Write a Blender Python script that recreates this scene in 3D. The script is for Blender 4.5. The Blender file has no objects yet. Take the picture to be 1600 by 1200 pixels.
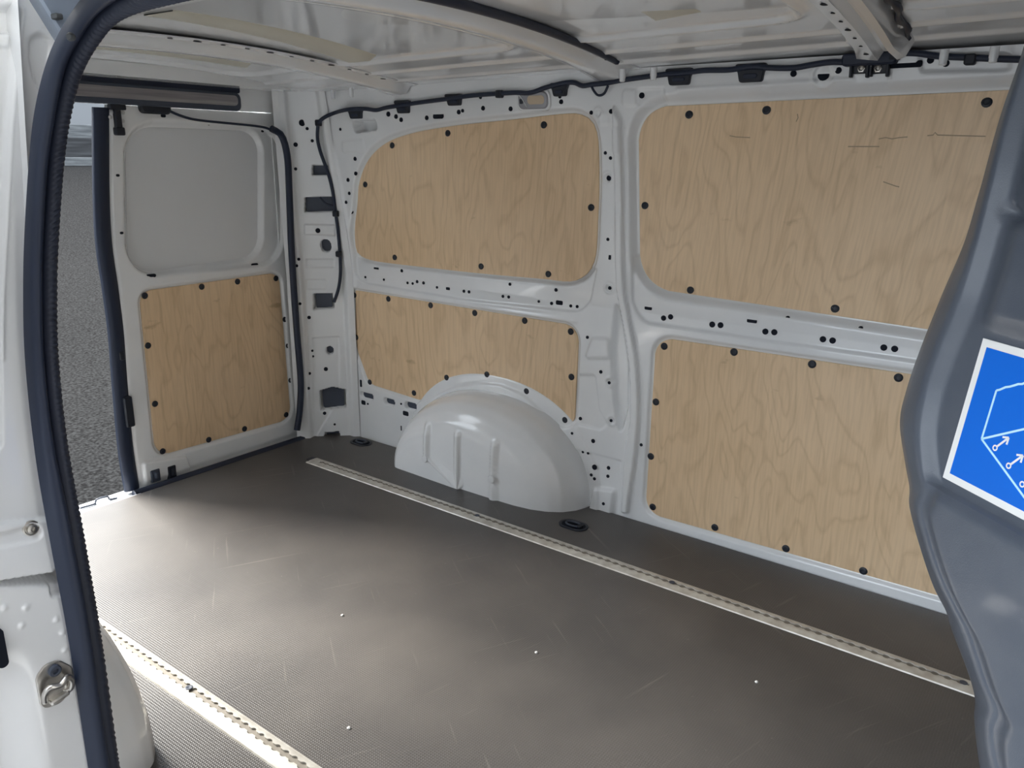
import bpy, bmesh, math, random
import numpy as np
from mathutils import Vector, Matrix

random.seed(4)
scene = bpy.context.scene
COL = scene.collection

# ---------------------------------------------------------------- camera, sky, exposure
YAW, PITCH, ROLL, FPX = 0.640361, 0.276875, 0.011028, 1250.62
EYE = np.array([2.4725, -2.0967, 1.1])


def axes():
    cy, sy, cp, sp = math.cos(YAW), math.sin(YAW), math.cos(PITCH), math.sin(PITCH)
    f = np.array([-sy * cp, cy * cp, -sp]); r = np.array([cy, sy, 0.0]); u = np.cross(r, f)
    cr, sr = math.cos(ROLL), math.sin(ROLL)
    return cr * r + sr * u, -sr * r + cr * u, f


AR, AU, AF = axes()
cam_data = bpy.data.cameras.new('camera')
cam_data.sensor_width = 36.0
cam_data.lens = FPX / 1600 * 36.0
cam_data.clip_start = 0.02
cam = bpy.data.objects.new('camera', cam_data)
COL.objects.link(cam)
cam.matrix_world = Matrix(((AR[0], AU[0], -AF[0], EYE[0]), (AR[1], AU[1], -AF[1], EYE[1]),
                           (AR[2], AU[2], -AF[2], EYE[2]), (0, 0, 0, 1)))
scene.camera = cam

world = bpy.data.worlds.new('overcast_sky')
scene.world = world
world.use_nodes = True
wn = world.node_tree.nodes; wn.clear()
wo = wn.new('ShaderNodeOutputWorld'); wb = wn.new('ShaderNodeBackground')
tc = wn.new('ShaderNodeTexCoord'); sep = wn.new('ShaderNodeSeparateXYZ'); cr_ = wn.new('ShaderNodeValToRGB')
cr_.color_ramp.elements[0].position = 0.0; cr_.color_ramp.elements[0].color = (0.80, 0.89, 1.0, 1)
cr_.color_ramp.elements[1].position = 0.7; cr_.color_ramp.elements[1].color = (0.88, 0.94, 1.0, 1)
world.node_tree.links.new(tc.outputs['Generated'], sep.inputs[0])
world.node_tree.links.new(sep.outputs['Z'], cr_.inputs['Fac'])
world.node_tree.links.new(cr_.outputs['Color'], wb.inputs['Color'])
wb.inputs['Strength'].default_value = 1.0
world.node_tree.links.new(wb.outputs[0], wo.inputs[0])

sun_d = bpy.data.lights.new('sun', 'SUN'); sun_d.energy = 3.9; sun_d.angle = math.radians(30); sun_d.color = (1.0, 0.955, 0.88)
sun = bpy.data.objects.new('sun', sun_d); COL.objects.link(sun)
SUN_DIR = Vector((0.78, 0.09, -0.54)).normalized()          # the way the light travels
sun.rotation_euler = SUN_DIR.to_track_quat('-Z', 'Y').to_euler()

vs = scene.view_settings
vs.view_transform = 'Standard'; vs.look = 'None'; vs.gamma = 1.0; vs.use_curve_mapping = False
vs.exposure = 2.1

# ---------------------------------------------------------------- measuring helpers: photo pixel -> point on a real surface


def ray(px, py):
    return AF + (px - 800) / FPX * AR - (py - 600) / FPX * AU


def on(px, py, ax, val):
    d = ray(px, py); return EYE + (val - EYE[ax]) / d[ax] * d


LEAN_Z, LEAN_K = 0.66, 0.145


def yw(z):
    return -LEAN_K * np.maximum(np.asarray(z, float) - LEAN_Z, 0)


def W(px, py, d=0.0):
    y = 0.0
    for _ in range(12):
        P = on(px, py, 1, y); y = float(yw(P[2])) - d
    return np.array([P[0], P[2]])


def WL(pts, d=0.0):
    return np.array([W(x, y, d) for x, y in pts])


XD = -0.06


def D(px, py, d=0.0):
    P = on(px, py, 0, XD + d); return np.array([P[1], P[2]])


def DL(pts, d=0.0):
    return np.array([D(x, y, d) for x, y in pts])


def FLR(px, py, z=0.0):
    return on(px, py, 2, z)[:2]


def onplane(px, py, P0, n):
    d = ray(px, py); return EYE + ((P0 - EYE) @ n) / (d @ n) * d


# ---------------------------------------------------------------- object helpers
WLOC = {}


def props(o, label=None, cat=None, group=None, kind=None):
    if label: o['label'] = label
    if cat: o['category'] = cat
    if group: o['group'] = group
    if kind: o['kind'] = kind
    return o


def place(o, origin, parent):
    WLOC[o.name] = np.array(origin, float)
    COL.objects.link(o)
    if parent is not None:
        o.parent = parent; o.location = Vector(np.array(origin) - WLOC[parent.name])
    else:
        o.location = Vector(origin)


def build(name, V, F, mat, parent=None, smooth=True, sharp=None, origin=None):
    V = np.asarray(V, float)
    if origin is None:
        origin = (V.min(0) + V.max(0)) / 2; origin[2] = V[:, 2].min()
    me = bpy.data.meshes.new(name)
    if isinstance(F, np.ndarray) and F.ndim == 2:
        n, k = F.shape
        me.vertices.add(len(V)); me.vertices.foreach_set('co', (V - origin).astype(np.float32).ravel())
        me.loops.add(n * k); me.loops.foreach_set('vertex_index', F.astype(np.int32).ravel())
        me.polygons.add(n); me.polygons.foreach_set('loop_start', np.arange(0, n * k, k, dtype=np.int32))
        me.update(calc_edges=True); me.validate()
    else:
        me.from_pydata([tuple(v) for v in (V - origin)], [], [tuple(int(i) for i in f) for f in F])
    if smooth:
        me.polygons.foreach_set('use_smooth', np.ones(len(me.polygons), dtype=bool))
    me.update()
    if sharp is not None:
        me.set_sharp_from_angle(angle=math.radians(sharp))
    if mat: me.materials.append(mat)
    o = bpy.data.objects.new(name, me)
    place(o, origin, parent)
    return o


def empty(name, loc):
    o = bpy.data.objects.new(name, None); o.empty_display_size = 0.05
    place(o, loc, None); return o


def mesh_data(name, V, F, mat, sharp=35):
    me = bpy.data.meshes.new(name)
    me.from_pydata([tuple(v) for v in V], [], [tuple(f) for f in F])
    me.polygons.foreach_set('use_smooth', np.ones(len(me.polygons), dtype=bool)); me.update()
    me.set_sharp_from_angle(angle=math.radians(sharp))
    me.materials.append(mat); return me


def inst(name, me, loc, rot, parent):
    o = bpy.data.objects.new(name, me); place(o, loc, parent); o.rotation_euler = rot; return o


def grid_faces(nu, nv, closed_u=False, closed_v=False):
    iu = np.arange(nu if closed_u else nu - 1); iv = np.arange(nv if closed_v else nv - 1)
    a, b = np.meshgrid(iu, iv, indexing='ij'); a = a.ravel(); b = b.ravel()
    a2 = (a + 1) % nu; b2 = (b + 1) % nv
    return np.stack([a * nv + b, a2 * nv + b, a2 * nv + b2, a * nv + b2], 1)


def lathe(profile, seg=14):
    """profile [(r, h)...] about local +Z."""
    V, F = [], []
    for r, h in profile:
        for k in range(seg):
            a = 2 * math.pi * k / seg; V.append((r * math.cos(a), r * math.sin(a), h))
    n = len(profile)
    for i in range(n - 1):
        for k in range(seg):
            F.append((i * seg + k, i * seg + (k + 1) % seg, (i + 1) * seg + (k + 1) % seg, (i + 1) * seg + k))
    F.append(tuple(range((n - 1) * seg, n * seg))); F.append(tuple(reversed(range(seg))))
    return V, F


def prism(poly, frame, h0, h1, bevel=0.001):
    """closed 2-D polygon swept from depth h0 to h1; frame(x, y, h) -> world; the h1 side has a chamfer."""
    poly = np.asarray(poly, float); n = len(poly)
    area = 0.5 * np.sum(poly[:, 0] * np.roll(poly[:, 1], -1) - np.roll(poly[:, 0], -1) * poly[:, 1])
    if area < 0: poly = poly[::-1]
    t = np.roll(poly, -1, 0) - np.roll(poly, 1, 0); t /= np.maximum(np.linalg.norm(t, axis=1), 1e-9)[:, None]
    inn = poly + bevel * np.stack([-t[:, 1], t[:, 0]], 1)
    s = 1 if h1 > h0 else -1
    V = [frame(x, y, h0) for x, y in poly] + [frame(x, y, h1 - s * bevel) for x, y in poly] + [frame(x, y, h1) for x, y in inn]
    F = []
    for r in (0, 1):
        for i in range(n):
            j = (i + 1) % n
            F.append((r * n + i, r * n + j, (r + 1) * n + j, (r + 1) * n + i))
    F.append(tuple(range(2 * n, 3 * n))); F.append(tuple(reversed(range(n))))
    return V, F


def tube(pts, rad, seg=8, closed=False):
    pts = np.asarray(pts, float); n = len(pts)
    rad = np.full(n, rad) if np.isscalar(rad) else np.asarray(rad)
    if closed: T = np.roll(pts, -1, 0) - np.roll(pts, 1, 0)
    else: T = np.gradient(pts, axis=0)
    T /= np.linalg.norm(T, axis=1)[:, None]
    up = np.array([0, 0, 1.0]) if abs(T[0][2]) < 0.9 else np.array([0, 1.0, 0])
    N = np.cross(T[0], up); N /= np.linalg.norm(N); V = []
    for i in range(n):
        N = N - T[i] * (N @ T[i]); N /= np.linalg.norm(N); B = np.cross(T[i], N)
        for k in range(seg):
            a = 2 * math.pi * k / seg; V.append(pts[i] + rad[i] * (math.cos(a) * N + math.sin(a) * B))
    F = [tuple(f) for f in grid_faces(n, seg, closed, True)]
    if not closed: F += [tuple(reversed(range(seg))), tuple(range((n - 1) * seg, n * seg))]
    return V, F


def join(*parts):
    V, F = [], []
    for v, f in parts:
        o = len(V); V += [np.asarray(p, float) for p in v]; F += [tuple(int(i) + o for i in q) for q in f]
    return V, F


def box(x0, x1, y0, y1, z0, z1, b=0.002):
    return prism([(x0, y0), (x1, y0), (x1, y1), (x0, y1)], lambda x, y, h: (x, y, h), z0, z1, b)


def spline(pts, n, closed=False):
    """Catmull-Rom through pts, resampled to n points of equal spacing."""
    P = np.asarray(pts, float)
    if closed: Q = np.vstack([P[-1], P, P[0], P[1]]); m = len(P)
    else: Q = np.vstack([2 * P[0] - P[1], P, 2 * P[-1] - P[-2]]); m = len(P) - 1
    out = []
    for i in range(m):
        p0, p1, p2, p3 = Q[i:i + 4]
        for t in np.linspace(0, 1, 16, endpoint=False):
            out.append(0.5 * (2 * p1 + (p2 - p0) * t + (2 * p0 - 5 * p1 + 4 * p2 - p3) * t * t + (3 * p1 - p0 - 3 * p2 + p3) * t ** 3))
    out.append(P[0] if closed else P[-1]); out = np.array(out)
    s = np.r_[0, np.cumsum(np.linalg.norm(np.diff(out, axis=0), axis=1))]
    u = np.linspace(0, s[-1], n + 1 if closed else n)
    R = np.stack([np.interp(u, s, out[:, k]) for k in range(P.shape[1])], 1)
    return R[:-1] if closed else R


def rounded(poly, r, seg=6):
    P = np.asarray(poly, float); n = len(P); r = [r] * n if np.isscalar(r) else r; out = []
    for i in range(n):
        a, b, c = P[i - 1], P[i], P[(i + 1) % n]
        u = a - b; v = c - b; lu, lv = np.linalg.norm(u), np.linalg.norm(v); u /= lu; v /= lv
        ang = math.acos(max(-1, min(1, u @ v)))
        if r[i] <= 0 or ang > 3.1: out.append(b); continue
        t = min(r[i] / math.tan(ang / 2), 0.48 * lu, 0.48 * lv)
        A, B = b + u * t, b + v * t
        for k in range(seg + 1):
            s = k / seg; out.append((1 - s) ** 2 * A + 2 * s * (1 - s) * (b * 0.75 + 0.25 * (A + B) / 2) + s * s * B)
    return np.array(out)


def oval(cx, cy, w, h, r=None, seg=5):
    r = min(w, h) / 2 * 0.999 if r is None else r; P = []
    for sx, sy, a0 in ((1, 1, 0), (-1, 1, 90), (-1, -1, 180), (1, -1, 270)):
        for k in range(seg + 1):
            a = math.radians(a0 + 90 * k / seg)
            P.append((cx + sx * (w / 2 - r) + r * math.cos(a), cy + sy * (h / 2 - r) + r * math.sin(a)))
    return np.array(P)


def seg_dist(X, Z, A, B):
    ax, az = A; bx, bz = B; dx, dz = bx - ax, bz - az
    t = np.clip(((X - ax) * dx + (Z - az) * dz) / max(dx * dx + dz * dz, 1e-12), 0, 1)
    return np.hypot(X - ax - t * dx, Z - az - t * dz)


def sdf(X, Z, poly):
    """signed distance to a closed polygon, negative inside."""
    best = np.full(X.shape, 9.0); ins = np.zeros(X.shape, bool); P = np.asarray(poly)
    for i in range(len(P)):
        A, B = P[i - 1], P[i]
        best = np.minimum(best, seg_dist(X, Z, A, B))
        c = ((A[1] > Z) != (B[1] > Z))
        if c.any():
            xi = (B[0] - A[0]) * (Z - A[1]) / (B[1] - A[1] + 1e-15) + A[0]
            ins ^= c & (X < xi)
    return np.where(ins, -best, best)


def path_dist(X, Z, pts):
    best = np.full(X.shape, 9.0)
    for i in range(len(pts) - 1): best = np.minimum(best, seg_dist(X, Z, pts[i], pts[i + 1]))
    return best


def sm(a, b, x):
    t = np.clip((x - a) / (b - a), 0, 1); return t * t * (3 - 2 * t)


# ---------------------------------------------------------------- materials


def mat(name, color, rough=0.5, metal=0.0, coat=0.0, spec=0.5):
    m = bpy.data.materials.new(name); m.use_nodes = True; b = m.node_tree.nodes['Principled BSDF']
    b.inputs['Base Color'].default_value = (*color, 1); b.inputs['Roughness'].default_value = rough
    b.inputs['Metallic'].default_value = metal; b.inputs['Coat Weight'].default_value = coat
    b.inputs['Coat Roughness'].default_value = 0.06; b.inputs['Specular IOR Level'].default_value = spec
    return m


def N(m, t): return m.node_tree.nodes.new(t)
def L(m, a, b): m.node_tree.links.new(a, b)


def noise_mix(m, c1, c2, scale, detail=6, lo=0.35, hi=0.65, stretch=(1, 1, 1), bump=0.0, bscale=None):
    b = m.node_tree.nodes['Principled BSDF']
    t = N(m, 'ShaderNodeTexCoord'); mp = N(m, 'ShaderNodeMapping'); mp.inputs['Scale'].default_value = stretch
    L(m, t.outputs['Object'], mp.inputs[0])
    n = N(m, 'ShaderNodeTexNoise'); n.inputs['Scale'].default_value = scale; n.inputs['Detail'].default_value = detail
    L(m, mp.outputs[0], n.inputs['Vector'])
    r = N(m, 'ShaderNodeValToRGB'); r.color_ramp.elements[0].position = lo; r.color_ramp.elements[1].position = hi
    r.color_ramp.elements[0].color = (*c1, 1); r.color_ramp.elements[1].color = (*c2, 1)
    L(m, n.outputs['Fac'], r.inputs[0]); L(m, r.outputs[0], b.inputs['Base Color'])
    if bump:
        n2 = N(m, 'ShaderNodeTexNoise'); n2.inputs['Scale'].default_value = bscale or scale; n2.inputs['Detail'].default_value = 3
        L(m, mp.outputs[0], n2.inputs['Vector'])
        bp = N(m, 'ShaderNodeBump'); bp.inputs['Strength'].default_value = bump; bp.inputs['Distance'].default_value = 0.002
        L(m, n2.outputs['Fac'], bp.inputs['Height']); L(m, bp.outputs[0], b.inputs['Normal'])
    return r


M = {}
M['white'] = mat('white_paint', (0.74, 0.755, 0.77), 0.2, coat=0.7)
noise_mix(M['white'], (0.82, 0.84, 0.855), (0.86, 0.875, 0.885), 7, 4)
M['roof'] = mat('roof_paint', (0.81, 0.835, 0.86), 0.15, coat=0.7)
M['seam'] = mat('seam_sealer', (0.62, 0.63, 0.63), 0.5)
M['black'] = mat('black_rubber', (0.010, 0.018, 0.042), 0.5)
M['hole'] = mat('dark_hole', (0.008, 0.011, 0.02), 0.7, spec=0.2)
M['clip'] = mat('black_plastic', (0.010, 0.014, 0.024), 0.45)
M['cavity'] = mat('grey_cavity', (0.05, 0.062, 0.09), 0.45)
M['steel'] = mat('zinc_steel', (0.62, 0.60, 0.56), 0.3, metal=1.0)
noise_mix(M['steel'], (0.50, 0.48, 0.45), (0.72, 0.70, 0.66), 40, 4)
M['alu'] = mat('scuffed_aluminium', (0.62, 0.60, 0.54), 0.42, metal=0.35)
noise_mix(M['alu'], (0.50, 0.47, 0.42), (0.72, 0.71, 0.66), 30, 8, 0.3, 0.7)
M['alu_dark'] = mat('track_channel', (0.22, 0.20, 0.17), 0.6, metal=0.3)
M['plastic'] = mat('slate_plastic', (0.075, 0.088, 0.112), 0.37, coat=0.12)
noise_mix(M['plastic'], (0.070, 0.083, 0.107), (0.082, 0.095, 0.118), 25, 6, bump=0.12, bscale=900)
M['blue'] = mat('sticker_blue', (0.0, 0.135, 0.66), 0.25, coat=0.2)
M['stickwhite'] = mat('sticker_white', (0.83, 0.83, 0.81), 0.3, coat=0.3)
M['pictogram'] = mat('sticker_pale_line', (0.50, 0.80, 0.92), 0.3)
M['pad'] = mat('beige_damping_pad', (0.62, 0.60, 0.52), 0.55)
M['bluegrey'] = mat('bluegrey_paint', (0.30, 0.36, 0.45), 0.3, coat=0.4)  # the upper track channel's own dark blue-grey paint
M['trimgrey'] = mat('scuffed_grey_strip', (0.30, 0.29, 0.31), 0.35, metal=0.3)
noise_mix(M['trimgrey'], (0.20, 0.19, 0.21), (0.40, 0.38, 0.38), 30, 8, 0.3, 0.7, (1, 0.1, 3))
M['asphalt'] = mat('asphalt', (0.08, 0.085, 0.09), 0.95, spec=0.05)
r_ = noise_mix(M['asphalt'], (0.002, 0.002, 0.0025), (0.026, 0.027, 0.028), 55, 6, 0.36, 0.68, bump=1.0, bscale=60)
M['kerb'] = mat('pale_stone', (0.36, 0.38, 0.39), 0.8)
noise_mix(M['kerb'], (0.05, 0.055, 0.06), (0.13, 0.14, 0.145), 6, 8, stretch=(1, 0.3, 3))
M['darkstone'] = mat('dark_stone', (0.05, 0.055, 0.06), 0.8)
noise_mix(M['darkstone'], (0.006, 0.007, 0.009), (0.04, 0.043, 0.047), 5, 8, 0.35, 0.7, stretch=(1, 0.25, 4))
M['bounce_slab'] = mat('grey_bounce_slab', (0.15, 0.156, 0.165), 0.9)
M['render'] = mat('pale_render', (0.17, 0.18, 0.19), 0.8)
M['lens'] = mat('clear_lens', (0.62, 0.60, 0.57), 0.12, coat=0.6)
M['lamp_amber'] = mat('bulb_tint', (0.62, 0.50, 0.36), 0.3)

# birch plywood: rotary-cut contour grain
m = M['ply'] = mat('birch_plywood', (0.58, 0.40, 0.24), 0.42, coat=0.06)
b = m.node_tree.nodes['Principled BSDF']
t = N(m, 'ShaderNodeTexCoord'); oi = N(m, 'ShaderNodeObjectInfo')
sx = N(m, 'ShaderNodeSeparateXYZ'); L(m, t.outputs['Object'], sx.inputs[0])
ad = N(m, 'ShaderNodeMath'); ad.operation = 'ADD'; L(m, sx.outputs['X'], ad.inputs[0]); L(m, sx.outputs['Y'], ad.inputs[1])
mr = N(m, 'ShaderNodeMath'); mr.operation = 'MULTIPLY'; mr.inputs[1].default_value = 37.0; L(m, oi.outputs['Random'], mr.inputs[0])
cx = N(m, 'ShaderNodeCombineXYZ'); L(m, ad.outputs[0], cx.inputs['X']); L(m, sx.outputs['Z'], cx.inputs['Z']); L(m, mr.outputs[0], cx.inputs['Y'])
mp = N(m, 'ShaderNodeMapping'); mp.inputs['Scale'].default_value = (3.6, 1, 1.15); L(m, cx.outputs[0], mp.inputs[0])
n1 = N(m, 'ShaderNodeTexNoise'); n1.inputs['Scale'].default_value = 1.5; n1.inputs['Detail'].default_value = 2.5; n1.inputs['Roughness'].default_value = 0.5; n1.inputs['Distortion'].default_value = 0.5
L(m, mp.outputs[0], n1.inputs['Vector'])
n1b = N(m, 'ShaderNodeTexNoise'); n1b.inputs['Scale'].default_value = 26; n1b.inputs['Detail'].default_value = 2; L(m, cx.outputs[0], n1b.inputs['Vector'])
wob = N(m, 'ShaderNodeMath'); wob.operation = 'MULTIPLY_ADD'; wob.inputs[1].default_value = 0.018; L(m, n1b.outputs['Fac'], wob.inputs[0]); L(m, n1.outputs['Fac'], wob.inputs[2])
mu = N(m, 'ShaderNodeMath'); mu.operation = 'MULTIPLY'; mu.inputs[1].default_value = 13.0; L(m, wob.outputs[0], mu.inputs[0])
fr = N(m, 'ShaderNodeMath'); fr.operation = 'PINGPONG'; fr.inputs[1].default_value = 0.5; L(m, mu.outputs[0], fr.inputs[0])
r1 = N(m, 'ShaderNodeValToRGB'); r1.color_ramp.elements[0].position = 0.0; r1.color_ramp.elements[1].position = 0.20
r1.color_ramp.elements[0].color = (0.90, 0.88, 0.85, 1); r1.color_ramp.elements[1].color = (1, 1, 1, 1); L(m, fr.outputs[0], r1.inputs[0])
n2 = N(m, 'ShaderNodeTexNoise'); n2.inputs['Scale'].default_value = 2.2; n2.inputs['Detail'].default_value = 5; L(m, cx.outputs[0], n2.inputs['Vector'])
r2 = N(m, 'ShaderNodeValToRGB'); r2.color_ramp.elements[0].position = 0.3; r2.color_ramp.elements[1].position = 0.7
r2.color_ramp.elements[0].color = (0.80, 0.58, 0.355, 1); r2.color_ramp.elements[1].color = (0.89, 0.665, 0.43, 1); L(m, n2.outputs['Fac'], r2.inputs[0])
mp3 = N(m, 'ShaderNodeMapping'); mp3.inputs['Scale'].default_value = (160, 1, 9); L(m, cx.outputs[0], mp3.inputs[0])
n3 = N(m, 'ShaderNodeTexNoise'); n3.inputs['Scale'].default_value = 1.0; n3.inputs['Detail'].default_value = 3; L(m, mp3.outputs[0], n3.inputs['Vector'])
r3 = N(m, 'ShaderNodeValToRGB'); r3.color_ramp.elements[0].position = 0.3; r3.color_ramp.elements[1].position = 0.6
r3.color_ramp.elements[0].color = (0.90, 0.89, 0.87, 1); r3.color_ramp.elements[1].color = (1, 1, 1, 1); L(m, n3.outputs['Fac'], r3.inputs[0])
# sparse dark mineral streaks and stains
mp4 = N(m, 'ShaderNodeMapping'); mp4.inputs['Scale'].default_value = (16, 1, 30); L(m, cx.outputs[0], mp4.inputs[0])
n4 = N(m, 'ShaderNodeTexNoise'); n4.inputs['Scale'].default_value = 0.6; n4.inputs['Detail'].default_value = 6; L(m, mp4.outputs[0], n4.inputs['Vector'])
r4 = N(m, 'ShaderNodeValToRGB'); r4.color_ramp.elements[0].position = 0.68; r4.color_ramp.elements[1].position = 0.76
r4.color_ramp.elements[0].color = (1, 1, 1, 1); r4.color_ramp.elements[1].color = (0.72, 0.68, 0.62, 1); L(m, n4.outputs['Fac'], r4.inputs[0])
prev = r2.outputs[0]
for r in (r1, r3, r4):
    x = N(m, 'ShaderNodeMix'); x.data_type = 'RGBA'; x.blend_type = 'MULTIPLY'; x.inputs['Factor'].default_value = 1.0
    L(m, prev, x.inputs['A']); L(m, r.outputs[0], x.inputs['B']); prev = x.outputs['Result']
L(m, prev, b.inputs['Base Color'])

# anti-slip floor board: brown film, fine ribbed print, pale scratches and dust
m = M['floor'] = mat('antislip_floor', (0.10, 0.088, 0.080), 0.42)
b = m.node_tree.nodes['Principled BSDF']
t = N(m, 'ShaderNodeTexCoord')
n1 = N(m, 'ShaderNodeTexNoise'); n1.inputs['Scale'].default_value = 2.2; n1.inputs['Detail'].default_value = 8; L(m, t.outputs['Object'], n1.inputs['Vector'])
r1 = N(m, 'ShaderNodeValToRGB'); r1.color_ramp.elements[0].position = 0.33; r1.color_ramp.elements[1].position = 0.68
r1.color_ramp.elements[0].color = (0.066, 0.062, 0.061, 1); r1.color_ramp.elements[1].color = (0.116, 0.107, 0.100, 1); L(m, n1.outputs['Fac'], r1.inputs[0])
prev = r1.outputs[0]
for ang, sc, lo, hi, amt in ((35, (2.5, 55, 1), 0.66, 0.78, 0.26), (-62, (2.0, 70, 1), 0.67, 0.79, 0.26), (105, (3, 60, 1), 0.68, 0.80, 0.22), (0, (90, 90, 1), 0.70, 0.78, 0.22)):
    mp = N(m, 'ShaderNodeMapping'); mp0 = N(m, 'ShaderNodeMapping'); mp0.inputs['Rotation'].default_value = (0, 0, math.radians(ang)); mp.inputs['Scale'].default_value = sc
    L(m, t.outputs['Object'], mp0.inputs[0]); L(m, mp0.outputs[0], mp.inputs[0])
    n = N(m, 'ShaderNodeTexNoise'); n.inputs['Scale'].default_value = 1.0; n.inputs['Detail'].default_value = 3; L(m, mp.outputs[0], n.inputs['Vector'])
    r = N(m, 'ShaderNodeValToRGB'); r.color_ramp.elements[0].position = lo; r.color_ramp.elements[1].position = hi
    r.color_ramp.elements[0].color = (0, 0, 0, 1); r.color_ramp.elements[1].color = (amt, amt, amt, 1); L(m, n.outputs['Fac'], r.inputs[0])
    x = N(m, 'ShaderNodeMix'); x.data_type = 'RGBA'; L(m, r.outputs[0], x.inputs['Factor']); L(m, prev, x.inputs['A']); x.inputs['B'].default_value = (0.36, 0.33, 0.29, 1)
    prev = x.outputs['Result']
L(m, prev, b.inputs['Base Color'])
w1 = N(m, 'ShaderNodeTexWave'); w1.inputs['Scale'].default_value = 58; w1.bands_direction = 'Y'; L(m, t.outputs['Object'], w1.inputs['Vector'])
w2 = N(m, 'ShaderNodeTexWave'); w2.inputs['Scale'].default_value = 58; w2.bands_direction = 'X'; L(m, t.outputs['Object'], w2.inputs['Vector'])
mx = N(m, 'ShaderNodeMath'); mx.operation = 'MULTIPLY'; L(m, w1.outputs['Fac'], mx.inputs[0]); L(m, w2.outputs['Fac'], mx.inputs[1])
bp = N(m, 'ShaderNodeBump'); bp.inputs['Strength'].default_value = 0.4; bp.inputs['Distance'].default_value = 0.0010
L(m, mx.outputs[0], bp.inputs['Height']); L(m, bp.outputs[0], b.inputs['Normal'])

# ribbed lip of the big door seal
m = M['sealrib'] = mat('ribbed_rubber', (0.016, 0.022, 0.042), 0.55)

# ================================================================ SETTING
X1 = 2.52            # front end of the load space
WIDE = 1.62          # floor width

# ---- load floor
fl_poly = rounded([(-0.005, -1.60), (X1, -1.60), (X1, -0.004), (0.06, -0.004), (-0.005, -0.12)], 0.01)
v, f = prism(fl_poly, lambda x, y, h: (x, y, h), -0.015, 0.0, 0.0015)
floor = props(build('floor', v, f, M['floor'], smooth=False), 'brown-grey scratched anti-slip board floor of the van load space', kind='structure')

# ---- far body side: pressed white sheet metal as a relief
P1 = spline(WL([(556, 385), (555, 355), (559, 318), (562, 285), (576, 250), (603, 224), (645, 208), (700, 198), (750, 192), (800, 187), (880, 178), (908, 179), (926, 191), (934, 215),
                (936, 255), (936, 300), (934, 350), (932, 390), (926, 415), (912, 432), (890, 440), (850, 436), (780, 430), (720, 424), (650, 416), (600, 410), (575, 405), (561, 397)], -0.012), 120, True)
P2 = rounded(WL([(551, 453), (904, 510), (897, 667), (868, 660), (846, 636), (818, 612), (784, 598), (745, 594), (706, 602), (676, 617), (655, 625), (577, 600), (557, 545)], -0.003),
             [0.012, 0.05, 0.06, 0.02, 0.05, 0.08, 0.1, 0.1, 0.08, 0.05, 0.01, 0.05, 0.12])
XR = 2.44
p3 = WL([(998, 168), (1001, 448), (1440, 513), (1570, 141)], -0.022)
sl = (p3[2][1] - p3[1][1]) / (p3[2][0] - p3[1][0]); st = (p3[3][1] - p3[0][1]) / (p3[3][0] - p3[0][0])
P3 = rounded([p3[0], p3[1], (XR, p3[1][1] + sl * (XR - p3[1][0])), (XR, p3[0][1] + st * (XR - p3[0][0]))], [0.085, 0.095, 0.06, 0.05], 8)
p4 = WL([(1025, 527), (1008, 801), (1480, 935), (1420, 585)], -0.003)
sl = (p4[2][1] - p4[1][1]) / (p4[2][0] - p4[1][0]); st = (p4[3][1] - p4[0][1]) / (p4[3][0] - p4[0][0])
P4 = rounded([p4[0], p4[1], (XR, p4[1][1] + sl * (XR - p4[1][0])), (XR, p4[0][1] + st * (XR - p4[0][0]))], [0.05, 0.05, 0.03, 0.03], 8)

XW0 = 0.105
gx = np.arange(XW0, X1 + 0.001, 0.004); gz = np.arange(-0.008, 1.33, 0.004)
GX, GZ = np.meshgrid(gx, gz, indexing='ij')
Dh = np.zeros_like(GX)
ARCX, ARCW, ARCH = 0.845, 0.405, 0.352      # wheel arch centre, half length, height


def arch_outline(n=90, grow=0.0):
    th = np.linspace(0, math.pi, n)
    c, s = np.cos(th), np.sin(th)
    x = ARCX - (ARCW + grow) * np.sign(c) * np.abs(c) ** 0.92
    z = (ARCH + grow) * np.abs(s) ** 0.86
    return np.stack([x, z], 1)


S1, S2, S3, S4 = (sdf(GX, GZ, p) for p in (P1, P2, P3, P4))
# belt beams between upper and lower panels (set back, with a rounded lower step)
beltF = rounded(np.vstack([WL([(986, 400), (987, 470), (1000, 503), (1200, 533), (1440, 567)]), [(XR + 0.2, W(1440, 567)[1] - 0.012), (XR + 0.2, 0.9)]]), [0, 0.05, 0.06, 0, 0, 0, 0])
beltR = rounded(WL([(553, 400), (556, 434), (572, 443), (720, 468), (905, 488), (922, 470), (932, 420)]), [0, 0.03, 0.03, 0, 0.05, 0.03, 0])
Dh -= 0.009 * sm(0.004, -0.004, sdf(GX, GZ, beltF))
Dh -= 0.008 * sm(0.004, -0.004, sdf(GX, GZ, beltR))
# apertures
Dh = np.minimum(Dh, 0.0) - 0.0
Dh -= (0.024 + 0 * Dh) * sm(0.030, 0.003, S3)
Dh -= 0.014 * sm(0.018, 0.003, S1)
Dh -= 0.009 * sm(0.013, 0.003, S2)
Dh -= 0.010 * sm(0.014, 0.003, S4)
# raised lip under the belts
Dh += 0.003 * np.exp(-(path_dist(GX, GZ, WL([(560, 450), (720, 478), (900, 502)])) / 0.006) ** 2)
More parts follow.
